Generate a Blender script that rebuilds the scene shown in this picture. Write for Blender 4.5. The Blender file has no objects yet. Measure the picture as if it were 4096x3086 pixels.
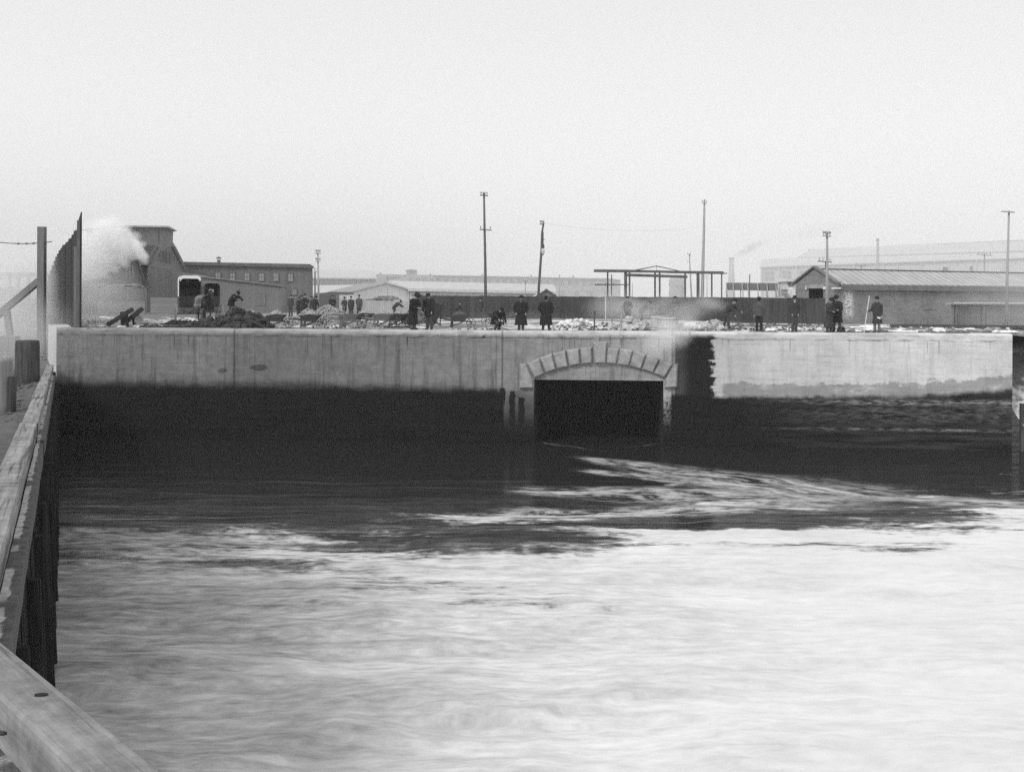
import bpy, math, random
from mathutils import Vector, Matrix, noise as mnoise
R = math.radians
random.seed(11)
scene = bpy.context.scene
# ---------------------------------------------------------------- camera, sky, sun, exposure
F, HY, RHO, EYE = 4200.0, 1190.0, 0.0045, 7.3      # focal length in photo pixels, horizon row, roll, eye above water
cam_d = bpy.data.cameras.new("camera")
cam = bpy.data.objects.new("camera", cam_d)
scene.collection.objects.link(cam)
cam_d.sensor_width = 36.0
cam_d.lens = 36.0 * F / 4096.0
cam_d.shift_y = -(1543.0 - HY) / 4096.0
cam_d.clip_start, cam_d.clip_end = 0.1, 6000.0
CRHO, SRHO = math.cos(RHO), math.sin(RHO)
cam.matrix_world = Matrix(((CRHO, -SRHO, 0, 0), (0, 0, -1, 0), (SRHO, CRHO, 0, EYE), (0, 0, 0, 1)))
scene.camera = cam
SUN_EL, SUN_AZ = R(38), R(-40)      # soft light from behind the camera, a little to the left
world = bpy.data.worlds.new("World"); scene.world = world; world.use_nodes = True
wn = world.node_tree; wn.nodes.clear()
wo = wn.nodes.new("ShaderNodeOutputWorld"); wb = wn.nodes.new("ShaderNodeBackground")
sk = wn.nodes.new("ShaderNodeTexSky"); sk.sky_type = 'NISHITA'; sk.sun_disc = False
sk.sun_elevation = SUN_EL; sk.sun_rotation = math.pi + SUN_AZ; sk.dust_density = 4; sk.air_density = 1.5
bw = wn.nodes.new("ShaderNodeRGBToBW"); mm = wn.nodes.new("ShaderNodeMath"); mm.operation = 'MULTIPLY_ADD'
mm.inputs[1].default_value = 0.12; mm.inputs[2].default_value = 7.95
wn.links.new(sk.outputs[0], bw.inputs[0]); wn.links.new(bw.outputs[0], mm.inputs[0])
tc = wn.nodes.new("ShaderNodeTexCoord"); sx = wn.nodes.new("ShaderNodeSeparateXYZ"); wn.links.new(tc.outputs['Generated'], sx.inputs[0])
mr = wn.nodes.new("ShaderNodeMapRange"); mr.interpolation_type = 'SMOOTHERSTEP'; mr.inputs[1].default_value = 0; mr.inputs[2].default_value = .35; mr.inputs[3].default_value = 1.22; mr.inputs[4].default_value = 1.0
m3 = wn.nodes.new("ShaderNodeMath"); m3.operation = 'MULTIPLY'; wn.links.new(sx.outputs[2], mr.inputs[0]); wn.links.new(mm.outputs[0], m3.inputs[0]); wn.links.new(mr.outputs[0], m3.inputs[1])
wn.links.new(m3.outputs[0], wb.inputs[0]); wb.inputs[1].default_value = 0.1
wn.links.new(wb.outputs[0], wo.inputs[0])
sd = bpy.data.lights.new("sun", 'SUN'); sd.energy = 2.1; sd.angle = R(14); sd.color = (1, 0.997, 0.99)
so = bpy.data.objects.new("sun", sd); scene.collection.objects.link(so)
so.rotation_euler = (math.pi / 2 - SUN_EL, 0, SUN_AZ)
scene.view_settings.view_transform = 'Standard'; scene.view_settings.look = 'None'
scene.view_settings.exposure = 0.0; scene.view_settings.gamma = 1.0
scene.render.engine = 'CYCLES'
cy = scene.cycles
cy.use_denoising = False; cy.max_bounces = 12; cy.volume_bounces = 8; cy.diffuse_bounces = 3; cy.glossy_bounces = 3
cy.volume_step_rate = 2.0; cy.volume_max_steps = 128; cy.transparent_max_bounces = 8

# ---------------------------------------------------------------- geometry of the place
DK = 5.65                                   # yard level above the water
TH = math.atan(0.066)
UX, UY = math.cos(TH), -math.sin(TH)        # along the quay wall
VX, VY = math.sin(TH), math.cos(TH)         # into the yard
WL = 52.5
def ray(xs, ys):
    a, b = (xs - 2048) / F, -(ys - HY) / F
    return a * CRHO - b * SRHO, a * SRHO + b * CRHO
def at(xs, ys, Y):
    dx, dz = ray(xs, ys); return Vector((dx * Y, Y, EYE + dz * Y))
def gp(xs, Y, z=DK):
    v = at(xs, HY + (EYE - z) / Y * F, Y); return Vector((v.x, Y, z))
O = at(226, 1310, 54.05); OX, OY = O.x, O.y
def W(u, v, z): return Vector((OX + UX * u + VX * v, OY + UY * u + VY * v, z))
def wu(xs, ys):
    dx, dz = ray(xs, ys); Y = WL / (1 + 0.066 * dx)
    x, y = dx * Y, Y
    return (x - OX) * UX + (y - OY) * UY, EYE + dz * Y
WLEN = wu(4050, 1336)[0]
class Plane:                                # a vertical facade standing between two ground points
    def __init__(s, x0, y0, x1, y1):
        s.a, s.b = gp(x0, y0), gp(x1, y1)
        s.d = (s.b - s.a); s.d.z = 0; s.d.normalize(); s.n = Vector((-s.d.y, s.d.x, 0))
    def pt(s, xs, ys, off=0.0):
        dx, dz = ray(xs, ys); q = s.a - s.n * off
        t = (q.x * s.n.x + q.y * s.n.y) / (dx * s.n.x + s.n.y)
        return Vector((dx * t, t, EYE + dz * t))

# ---------------------------------------------------------------- mesh helpers
COL = scene.collection
class MB:
    def __init__(s): s.v, s.f = [], []
    def add(s, vs, fs):
        k = len(s.v); s.v += [Vector(p) for p in vs]; s.f += [tuple(k + i for i in f) for f in fs]; return s
    def hexa(s, b, t):
        return s.add(list(b) + list(t), [(3, 2, 1, 0), (4, 5, 6, 7), (0, 1, 5, 4), (1, 2, 6, 5), (2, 3, 7, 6), (3, 0, 4, 7)])
    def box(s, c, size, rot=None):
        hx, hy, hz = size[0] / 2, size[1] / 2, size[2] / 2
        m = rot.to_matrix() if hasattr(rot, 'to_matrix') else (rot or Matrix.Identity(3)); c = Vector(c)
        P = [c + m @ Vector(p) for p in ((-hx, -hy, -hz), (hx, -hy, -hz), (hx, hy, -hz), (-hx, hy, -hz),
                                         (-hx, -hy, hz), (hx, -hy, hz), (hx, hy, hz), (-hx, hy, hz))]
        return s.hexa(P[:4], P[4:])
    def beam(s, a, b, w, h, up=Vector((0, 0, 1))):
        a, b = Vector(a), Vector(b); d = (b - a).normalized()
        x = d.cross(up)
        x = x.normalized() if x.length > 1e-4 else Vector((1, 0, 0)); z = x.cross(d).normalized()
        q = [x * sx * w / 2 + z * sz * h / 2 for sx, sz in ((-1, -1), (1, -1), (1, 1), (-1, 1))]
        return s.hexa([a + p for p in q], [b + p for p in q])
    def prism(s, poly, d):
        n = len(poly); d = Vector(d); P = [Vector(p) for p in poly]
        return s.add(P + [p + d for p in P], [tuple(range(n - 1, -1, -1)), tuple(range(n, 2 * n))] +
                     [(i, (i + 1) % n, n + (i + 1) % n, n + i) for i in range(n)])
    def tube(s, pts, rad, n=8, caps=True):
        pts = [Vector(p) for p in pts]; k0 = len(s.v); m = len(pts)
        for i, p in enumerate(pts):
            d = (pts[min(i + 1, m - 1)] - pts[max(i - 1, 0)]).normalized()
            x = d.cross(Vector((0, 0, 1)))
            if x.length < .05: x = d.cross(Vector((0, 1, 0)))
            x.normalize(); y = x.cross(d); r = rad[i] if isinstance(rad, (list, tuple)) else rad
            for j in range(n):
                a = 2 * math.pi * j / n; s.v.append(p + x * math.cos(a) * r + y * math.sin(a) * r)
        for i in range(m - 1):
            for j in range(n):
                s.f.append((k0 + i * n + j, k0 + i * n + (j + 1) % n, k0 + (i + 1) * n + (j + 1) % n, k0 + (i + 1) * n + j))
        if caps:
            s.f.append(tuple(k0 + j for j in range(n - 1, -1, -1))); s.f.append(tuple(k0 + (m - 1) * n + j for j in range(n)))
        return s
    def capsule(s, a, b, ra, rb, n=10):
        a, b = Vector(a), Vector(b); d = b - a
        if d.length < 1e-5: d = Vector((0, 0, 1e-3))
        u = d.normalized(); pts, rr = [], []
        for t in (-.97, -.75, -.4): pts.append(a + u * ra * t); rr.append(ra * math.sqrt(1 - t * t))
        pts.append(a); rr.append(ra); pts.append(a + d); rr.append(rb)
        for t in (.4, .75, .97): pts.append(a + d + u * rb * t); rr.append(rb * math.sqrt(1 - t * t))
        return s.tube(pts, rr, n)
    def lathe(s, prof, c=(0, 0, 0), n=20, sx=1, sy=1, m=None):
        c = Vector(c); k0 = len(s.v); m = m or Matrix.Identity(3)
        for r, z in prof:
            for j in range(n):
                a = 2 * math.pi * j / n; s.v.append(c + m @ Vector((r * math.cos(a) * sx, r * math.sin(a) * sy, z)))
        for i in range(len(prof) - 1):
            for j in range(n):
                s.f.append((k0 + i * n + j, k0 + i * n + (j + 1) % n, k0 + (i + 1) * n + (j + 1) % n, k0 + (i + 1) * n + j))
        s.f.append(tuple(k0 + j for j in range(n - 1, -1, -1))); s.f.append(tuple(k0 + (len(prof) - 1) * n + j for j in range(n)))
        return s
    def ball(s, c, r, n=10, m=None):
        k = 6; prof = [(math.sin(math.pi * i / k) * 1.0 + 1e-4, -math.cos(math.pi * i / k)) for i in range(k + 1)]
        r = Vector(r if hasattr(r, '__len__') else (r, r, r))
        mm_ = (m or Matrix.Identity(3)) @ Matrix.Diagonal(r)
        return s.lathe(prof, c, n, m=mm_)
    def rock(s, c, r, seed=0, amp=.35, flat=1.0, n=7, k=4, rough=0.0):
        c = Vector(c); k0 = len(s.v); ang = random.random() * 6.3
        for i in range(k + 1):
            for j in range(n):
                th, a = math.pi * (i + .02) / (k + .04), 2 * math.pi * j / n + ang
                d = Vector((math.sin(th) * math.cos(a), math.sin(th) * math.sin(a), math.cos(th)))
                q = 1 + amp * mnoise.noise(d * 1.7 + Vector((seed * 3.1, seed * 1.7, seed)))* 2
                if rough: q += rough * mnoise.noise(d * 5 + Vector((seed * 1.3, seed, 2)))
                rr = r if hasattr(r, '__len__') else (r, r, r * flat)
                s.v.append(c + Vector((d.x * rr[0] * q, d.y * rr[1] * q, d.z * rr[2] * q)))
        for i in range(k):
            for j in range(n):
                s.f.append((k0 + i * n + j, k0 + (i + 1) * n + j, k0 + (i + 1) * n + (j + 1) % n, k0 + i * n + (j + 1) % n))
        s.f.append(tuple(k0 + j for j in range(n))); s.f.append(tuple(k0 + k * n + j for j in range(n - 1, -1, -1)))
        return s
def mesh_of(name, mb, mat, smooth=False, origin=(0, 0, 0)):
    me = bpy.data.meshes.new(name); o = Vector(origin)
    me.from_pydata([tuple(p - o) for p in mb.v], [], mb.f); me.materials.append(mat)
    if smooth:
        for p in me.polygons: p.use_smooth = True
    me.update(); return me
def part(name, mb, mat, parent, smooth=False, label=None):      # world-space vertices, parented to its thing
    base = parent.matrix_world.translation if False else WORLD[parent.name]
    o = bpy.data.objects.new(name, mesh_of(name, mb, mat, smooth, base)); COL.objects.link(o)
    o.parent = parent; WORLD[o.name] = base
    if label: o['label'] = label
    return o
WORLD = {}
def tag(o, label, cat, group=None, kind=None):
    if label: o['label'] = label
    if cat: o['category'] = cat
    if group: o['group'] = group
    if kind: o['kind'] = kind
    return o
def thing(name, label, cat, loc=(0, 0, 0), group=None):
    o = bpy.data.objects.new(name, None); COL.objects.link(o); o.location = loc; o.empty_display_size = .2
    WORLD[o.name] = Vector(loc); return tag(o, label, cat, group)
def solo(name, mb, mat, label=None, cat=None, loc=None, group=None, kind=None, smooth=False):
    loc = Vector(loc) if loc is not None else Vector((0, 0, 0))
    o = bpy.data.objects.new(name, mesh_of(name, mb, mat, smooth, loc)); COL.objects.link(o); o.location = loc
    WORLD[o.name] = loc
    return tag(o, label, cat, group, kind)
def kids(o): return [c for c in bpy.data.objects if c.parent == o]
def copy_tree(o, parent=None, table=None):
    c = o.copy(); COL.objects.link(c); c.parent = parent; WORLD[c.name] = Vector((0, 0, 0))
    for ch in kids(o): copy_tree(ch, c)
    return c
def place(o, loc, rz=0.0, sc=1.0, rx=0, ry=0):
    o.location = loc; o.rotation_euler = (rx, ry, rz); o.scale = (sc, sc, sc); return o
TMPS = bpy.data.scenes.new('workbench')
def fuse(name, mb, mat, parent, vox, fold=0.0, smooth=True, seed=0, dec=None):  # voxel-fuse overlapping volumes into one continuous surface
    me = bpy.data.meshes.new(name); me.from_pydata([tuple(p) for p in mb.v], [], mb.f)
    t = bpy.data.objects.new("tmp", me); TMPS.collection.objects.link(t)
    md = t.modifiers.new("r", 'REMESH'); md.mode = 'VOXEL'; md.voxel_size = vox
    sm = t.modifiers.new("s", 'SMOOTH'); sm.iterations = 2; sm.factor = .5
    with bpy.context.temp_override(scene=TMPS, view_layer=TMPS.view_layers[0]):
        dg = bpy.context.evaluated_depsgraph_get(); res = bpy.data.meshes.new_from_object(t.evaluated_get(dg))
    bpy.data.objects.remove(t); bpy.data.meshes.remove(me)
    if fold:
        for v in res.vertices:
            p = v.co; k = mnoise.noise(Vector((p.x * 9, p.y * 9, p.z * 2.2 + seed * 7)))
            v.co = p + v.normal * fold * k
    res.name = name; res.materials.clear(); res.materials.append(mat)
    for p in res.polygons: p.use_smooth = smooth
    o = bpy.data.objects.new(name, res); COL.objects.link(o); o.parent = parent; WORLD[o.name] = Vector((0, 0, 0))
    return o

# ---------------------------------------------------------------- materials (greys: the photograph has no colour)
class G:
    def __init__(s, name, surf=True):
        s.mat = bpy.data.materials.new(name); s.mat.use_nodes = True; s.t = s.mat.node_tree; s.t.nodes.clear()
        s.out = s.t.nodes.new("ShaderNodeOutputMaterial")
        if surf:
            s.b = s.t.nodes.new("ShaderNodeBsdfPrincipled"); s.t.links.new(s.b.outputs[0], s.out.inputs[0])
            s.b.inputs['Specular IOR Level'].default_value = .25
    def L(s, a, b):
        if hasattr(a, 'is_output'): s.t.links.new(a, b)
        else: b.default_value = a
    def obj(s): n = s.t.nodes.new("ShaderNodeTexCoord"); return n.outputs['Object']
    def pos(s): n = s.t.nodes.new("ShaderNodeNewGeometry"); return n.outputs['Position']
    def map(s, v, sc=(1, 1, 1), loc=(0, 0, 0), rot=(0, 0, 0)):
        n = s.t.nodes.new("ShaderNodeMapping"); s.L(v, n.inputs[0])
        n.inputs['Scale'].default_value = sc; n.inputs['Location'].default_value = loc; n.inputs['Rotation'].default_value = rot; return n.outputs[0]
    def noise(s, v, sc, det=5, rough=.6, dist=0.0):
        n = s.t.nodes.new("ShaderNodeTexNoise"); s.L(v, n.inputs['Vector']); n.inputs['Scale'].default_value = sc
        n.inputs['Detail'].default_value = det; n.inputs['Roughness'].default_value = rough; n.inputs['Distortion'].default_value = dist; return n.outputs[0]
    def m(s, op, a, b=None, c=None):
        n = s.t.nodes.new("ShaderNodeMath"); n.operation = op; s.L(a, n.inputs[0])
        if b is not None: s.L(b, n.inputs[1])
        if c is not None: s.L(c, n.inputs[2])
        return n.outputs[0]
    def ss(s, x, a, b, lo=0.0, hi=1.0, lin=False):
        n = s.t.nodes.new("ShaderNodeMapRange"); n.interpolation_type = 'LINEAR' if lin else 'SMOOTHSTEP'
        s.L(x, n.inputs[0]); s.L(a, n.inputs[1]); s.L(b, n.inputs[2]); s.L(lo, n.inputs[3]); s.L(hi, n.inputs[4]); return n.outputs[0]
    def mix(s, f, a, b):          # float mix
        n = s.t.nodes.new("ShaderNodeMix"); n.data_type = 'FLOAT'; s.L(f, n.inputs[0]); s.L(a, n.inputs[2]); s.L(b, n.inputs[3]); return n.outputs[0]
    def xyz(s, v): n = s.t.nodes.new("ShaderNodeSeparateXYZ"); s.L(v, n.inputs[0]); return n.outputs
    def comb(s, x, y, z):
        n = s.t.nodes.new("ShaderNodeCombineXYZ"); s.L(x, n.inputs[0]); s.L(y, n.inputs[1]); s.L(z, n.inputs[2]); return n.outputs[0]
    def ramp(s, x, pts):
        n = s.t.nodes.new("ShaderNodeValToRGB"); s.L(x, n.inputs[0]); e = n.color_ramp.elements
        while len(e) < len(pts): e.new(.5)
        for el, (p, c) in zip(e, pts): el.position = p; el.color = (c, c, c, 1)
        return n.outputs[0]
    def bump(s, h, st=.3, d=.02):
        n = s.t.nodes.new("ShaderNodeBump"); n.inputs['Strength'].default_value = st; n.inputs['Distance'].default_value = d
        s.L(h, n.inputs['Height']); s.L(n.outputs[0], s.b.inputs['Normal']); return n.outputs[0]
    def done(s, col, rough=.85):
        s.L(col, s.b.inputs['Base Color']); s.L(rough, s.b.inputs['Roughness']); return s.mat
def plain(name, v, var=.25, sc=4, st=(1, 1, 1), rough=.85, bs=25, bd=.01, spec=.25):
    g = G(name); p = g.map(g.obj(), st); n = g.noise(p, sc); c = g.ss(n, .3, .7, v * (1 - var), v * (1 + var), True)
    g.bump(g.noise(p, bs, 3), .4, bd); g.b.inputs['Specular IOR Level'].default_value = spec
    return g.done(c, rough)
def boards(name, v, w=.2, var=.45, horiz=False, gap=.62, streak=6):
    g = G(name); P = g.pos(); x, y, z = g.xyz(P)
    a = z if horiz else g.m('ADD', g.m('MULTIPLY', x, 1.0), g.m('MULTIPLY', y, .35))
    q = g.m('DIVIDE', a, w); fl = g.m('FLOOR', q); fr = g.m('FRACT', q)
    per = g.noise(g.comb(g.m('MULTIPLY', fl, 3.7), 0.5, 2.2), 1.0, 1)
    st_ = g.noise(g.map(P, (1.2, 1.2, .25) if not horiz else (.25, .25, 1.2)), streak, 5, .7)
    big = g.noise(P, .35, 3)
    c = g.ss(g.m('ADD', g.m('MULTIPLY', per, .5), g.m('ADD', g.m('MULTIPLY', st_, .5), g.m('MULTIPLY', big, .4))), .45, .95, v * (1 - var), v * (1 + var), True)
    ed = g.m('MULTIPLY', g.ss(fr, 0, .07), g.ss(fr, 1, .93)); c = g.m('MULTIPLY', c, g.mix(ed, gap, 1.0))
    g.bump(ed, .5, .01); return g.done(c, .9)
# ================================================================ SETTING: water, ground, quay wall, bulkhead
def wall_mat():
    g = G("quay_concrete"); P = g.obj(); u, v, z = g.xyz(P)
    X = lambda xs, ys=1500: wu(xs, ys)[0]
    big = g.noise(P, .45, 6, .65); fine = g.noise(P, 6, 6, .7); vert = g.noise(g.map(P, (1.6, 1.6, .12)), 1.6, 5, .7)
    vert2 = g.noise(g.map(P, (5, 5, .18), (7, 0, 0)), 1.6, 4, .6); hor = g.noise(g.map(P, (.25, .25, 3.5)), 1.2, 5, .6)
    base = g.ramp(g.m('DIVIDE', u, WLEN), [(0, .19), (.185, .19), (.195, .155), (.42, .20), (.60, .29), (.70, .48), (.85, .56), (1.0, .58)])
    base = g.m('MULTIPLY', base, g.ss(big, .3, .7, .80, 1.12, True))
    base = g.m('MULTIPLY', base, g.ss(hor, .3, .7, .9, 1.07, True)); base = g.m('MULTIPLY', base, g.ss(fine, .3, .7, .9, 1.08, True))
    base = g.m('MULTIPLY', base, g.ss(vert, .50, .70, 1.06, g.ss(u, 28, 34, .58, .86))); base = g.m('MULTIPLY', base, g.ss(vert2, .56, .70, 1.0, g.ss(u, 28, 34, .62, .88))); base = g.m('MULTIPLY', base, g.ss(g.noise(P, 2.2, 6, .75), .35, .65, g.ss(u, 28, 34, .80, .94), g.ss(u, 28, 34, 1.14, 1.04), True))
    brd = g.noise(g.map(P, (.35, .35, 11), (1, 0, 5)), 1.0, 3, .6); base = g.m('MULTIPLY', base, g.ss(brd, .60, .66, 1.0, .80)); base = g.m('MULTIPLY', base, g.ss(g.noise(g.map(P, (1.3, 1, 1.1), (8, 0, 1)), 1.9, 6, .8), .60, .68, 1.0, .80))
    zn = g.m('ADD', z, g.m('MULTIPLY', g.m('SUBTRACT', g.noise(P, 2.5, 4), .5), .22))
    # coping course, paler, with a dark joint under it and drips from it
    cop = g.ss(zn, DK - .30, DK - .14); base = g.mix(cop, base, g.m('MULTIPLY', g.mix(g.ss(u, 2, 36), .27, .56), g.ss(g.noise(g.map(P, (.6, 1, 2)), 1.2, 5, .7), .35, .6, .7, 1.1)))
    jt = g.m('MULTIPLY', g.ss(g.m('ABSOLUTE', g.m('SUBTRACT', zn, DK - .36)), .0, .07, 1, 0), g.ss(g.noise(g.map(P, (.8, .8, 4)), 1.1, 4), .38, .6))
    base = g.m('MULTIPLY', base, g.mix(jt, 1.0, .45))
    drip = g.noise(g.map(P, (7, 1, .22), (3, 0, 2)), 1.0, 3, .5)
    base = g.m('MULTIPLY', base, g.mix(g.m('MULTIPLY', g.ss(drip, .60, .68), g.m('MULTIPLY', g.ss(z, DK - 1.35, DK - .5), g.ss(z, DK - .30, DK - .38))), 1.0, .35))
    # pour joints
    for xj in (937, 2009, 2690, 2758):
        dj = g.m('ABSOLUTE', g.m('SUBTRACT', g.m('ADD', u, g.m('MULTIPLY', g.m('SUBTRACT', fine, .5), .12)), X(xj)))
        base = g.m('MULTIPLY', base, g.ss(dj, .02, .07, .5, 1.0))
    # splash specks near the left end
    sp = g.m('MULTIPLY', g.ss(g.noise(g.map(P, (1, 1, 1.8)), 5.5, 3, .6), .60, .64), g.ss(g.noise(P, 14, 2), .45, .5))
    base = g.m('MULTIPLY', base, g.mix(g.m('MULTIPLY', sp, g.ss(u, 8, 0)), 1.0, .35))
    # patched hollows
    for xs, ys, rx, rz, k in ((890, 1482, .28, .16, .5), (1035, 1470, .55, .17, .42), (1935, 1348, .1, .08, .3)):
        a, b = wu(xs, ys)
        d = g.m('SQRT', g.m('ADD', g.m('POWER', g.m('DIVIDE', g.m('SUBTRACT', u, a), rx), 2.0), g.m('POWER', g.m('DIVIDE', g.m('SUBTRACT', zn, b), rz), 2.0)))
        base = g.m('MULTIPLY', base, g.ss(d, .7, 1.05, k, 1.0))
    # old broad damp stain right of the arch, ragged right edge following board marks
    edge = g.m('ADD', X(2858), g.m('MULTIPLY', g.m('SUBTRACT', g.noise(g.comb(g.m('MULTIPLY', u, .3), 0, g.m('MULTIPLY', g.m('FLOOR', g.m('MULTIPLY', z, 7)), .45)), 1.7, 2, .5), .5), 1.5))
    edge = g.m('ADD', edge, g.m('MULTIPLY', g.m('SUBTRACT', g.noise(P, 7, 5, .8), .5), .9))
    st_ = g.m('MULTIPLY', g.ss(u, X(2690), X(2705)), g.ss(g.m('SUBTRACT', edge, u), -.06, .10))
    st_ = g.m('MULTIPLY', st_, g.ss(zn, DK - .02, DK - .3))
    leftlite = g.ss(u, X(2700), X(2770), .07, .012)
    base = g.mix(st_, base, g.m('MULTIPLY', leftlite, g.ss(big, .3, .7, .8, 1.3, True)))
    # tide line: wet, weed-dark band below it
    t0 = g.ramp(g.m('DIVIDE', u, WLEN), [(0, .56), (.3, .55), (.55, .53), (.70, .50), (.78, .50), (.88, .515), (.95, .55), (1.0, .60)])
    zt = g.m('MULTIPLY', t0, 5.1)
    ragged = g.m('ADD', g.m('MULTIPLY', g.m('SUBTRACT', g.noise(g.map(P, (.5, 1, 1.6)), 1.6, 6, .7), .5), .55), g.m('MULTIPLY', g.m('SUBTRACT', vert, .5), .25))
    zt = g.m('ADD', zt, ragged)
    inner = g.m('MULTIPLY', g.ss(u, X(2012), X(2020)), g.ss(u, X(2140), X(2132)))    # drier pier beside the opening
    inner2 = g.m('MULTIPLY', g.ss(u, X(2652), X(2656)), g.ss(u, X(2690), X(2676)))
    zt = g.m('SUBTRACT', zt, g.m('ADD', g.m('MULTIPLY', inner, .12), g.m('MULTIPLY', inner2, .2)))
    wet = g.ss(g.m('SUBTRACT', zt, z), g.ss(u, X(1000), X(3000), -.45, -.08), g.ss(u, X(1000), X(3000), .30, .2))
    mid = g.m('MULTIPLY', g.ss(u, X(2880), X(2900)), g.ss(g.m('ADD', g.m('SUBTRACT', zt, z), g.m('MULTIPLY', g.m('SUBTRACT', g.noise(g.map(P, (.9, 1, 1.6), (2, 0, 0)), 1.5, 4, .7), .5), .9)), -.62, -.54))   # grey damp zone just above the line on the right
    base = g.m('MULTIPLY', base, g.mix(g.m('MULTIPLY', mid, g.ss(g.noise(g.map(P, (.5, 1, 1.3)), 1.3, 5, .7), .30, .50)), 1.0, .55))
    damp = g.ss(g.m('ADD', g.m('MULTIPLY', hor, .6), g.m('MULTIPLY', fine, .4)), .35, .65, .004, .013, True)
    rgt = g.ss(u, X(2880), X(3600))
    def line(zc, w, amt):
        d = g.m('ABSOLUTE', g.m('SUBTRACT', g.m('ADD', z, g.m('MULTIPLY', g.m('SUBTRACT', fine, .5), .12)), zc))
        return g.m('MULTIPLY', g.ss(d, 0, w, 1, 0), g.m('MULTIPLY', rgt, g.m('MULTIPLY', amt, g.ss(g.noise(g.map(P, (.6, 1, 3), (0, 0, zc)), 3, 4, .7), .42, .62))))
    damp = g.m('ADD', damp, g.m('ADD', line(2.28, .26, .20), g.m('ADD', line(.95, .12, .17), g.m('ADD', line(1.7, .9, .07), g.m('MULTIPLY', rgt, g.ss(hor, .4, .65, .0, .03, True))))))
    damp = g.m('ADD', damp, g.m('MULTIPLY', g.ss(big, .35, .65, .6, 1.2), g.m('ADD', g.m('MULTIPLY', inner, g.ss(z, .4, 2.7, .0, .12)), g.m('MULTIPLY', inner2, g.m('MULTIPLY', g.ss(z, .4, 2.7, 0, .34), g.ss(fine, .42, .55))))))
    col = g.mix(wet, base, damp)
    # two running leaks on the pier
    for xs, z0, z1, w in ((2050, 2.6, .7, .13), (2085, 2.3, .8, .16), (2012, 2.75, 2.2, .12)):
        d = g.m('ABSOLUTE', g.m('SUBTRACT', g.m('ADD', u, g.m('MULTIPLY', g.m('SUBTRACT', g.noise(g.map(P, (1, 1, 1.2)), 2.2, 3), .5), .35)), X(xs)))
        k = g.m('MULTIPLY', g.ss(d, w * .9, w * 1.1, 1, 0), g.m('MULTIPLY', g.ss(z, z1 - .4, z1), g.ss(z, z0 + .04, z0)))
        col = g.mix(k, col, .012)
    g.bump(g.m('ADD', g.m('MULTIPLY', hor, .6), g.m('ADD', fine, g.m('MULTIPLY', big, 1.0))), .45, .03)
    g.b.inputs['Specular IOR Level'].default_value = .08; return g.done(col, g.mix(wet, .9, .85))
M_wall = wall_mat()
A0, A1 = wu(2137, 1700)[0], wu(2653, 1700)[0]       # the opening
ZL = wu(2400, 1520)[1]                                # its lintel
def local_wall(name, mb, mat, **k):                   # mesh written in (along, back, up) and placed as the wall stands
    return mb
quay = thing('quay_wall', 'long pale concrete quay wall, stained black below the tide line, with an arched outfall', 'quay wall', (OX, OY, 0))
def wpart(name, mb, mat, smooth=False, label=None):
    me = mesh_of(name, mb, mat, smooth); o = bpy.data.objects.new(name, me); COL.objects.link(o); o.parent = quay
    o.rotation_euler = (0, 0, -TH); WORLD[o.name] = Vector((0, 0, 0))
    if label: o['label'] = label
    return o
mb = MB(); T = 1.3; ZB = -3.0
def wblock(u0, u1, z0, z1, v0=0, v1=T):
    n = max(1, int((u1 - u0) / 2.5))
    for i in range(n):
        a, b = u0 + (u1 - u0) * i / n, u0 + (u1 - u0) * (i + 1) / n
        mb.add([(a, v0, z0), (b, v0, z0), (b, v0, z1), (a, v0, z1)], [(0, 1, 2, 3)])
zc = DK - .12
wblock(0, A0, ZB, zc); wblock(A1, WLEN, ZB, zc); wblock(A0, A1, ZL, zc)
# rounded nose and top
prof = [(0, zc)] + [(.12 - .12 * math.cos(a), zc + .12 * math.sin(a)) for a in (R(22), R(45), R(68), R(90))] + [(T, DK), (T, ZL + .02)]
n = 24
for i in range(n):
    a, b = WLEN * i / n, WLEN * (i + 1) / n
    for (v0, z0), (v1, z1) in zip(prof, prof[1:]):
        mb.add([(a, v0, z0), (b, v0, z0), (b, v1, z1), (a, v1, z1)], [(0, 1, 2, 3)])
mb.add([(0, v, z) for v, z in prof] + [(0, T, ZB), (0, 0, ZB)], [tuple(range(len(prof) + 1, -1, -1))])
mb.add([(WLEN, v, z) for v, z in prof] + [(WLEN, T, ZB), (WLEN, 0, ZB)], [tuple(range(len(prof) + 2))])
wpart('wall_face', mb, M_wall)
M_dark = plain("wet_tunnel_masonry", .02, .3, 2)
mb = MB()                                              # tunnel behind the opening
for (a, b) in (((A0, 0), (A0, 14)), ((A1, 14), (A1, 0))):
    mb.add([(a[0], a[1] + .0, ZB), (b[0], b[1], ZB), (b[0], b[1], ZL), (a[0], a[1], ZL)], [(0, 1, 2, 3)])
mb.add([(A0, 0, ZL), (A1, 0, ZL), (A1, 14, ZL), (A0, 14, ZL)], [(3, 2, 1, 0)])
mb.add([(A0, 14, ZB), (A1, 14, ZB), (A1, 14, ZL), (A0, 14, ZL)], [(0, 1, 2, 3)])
wpart('outfall_tunnel', mb, M_dark)
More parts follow.
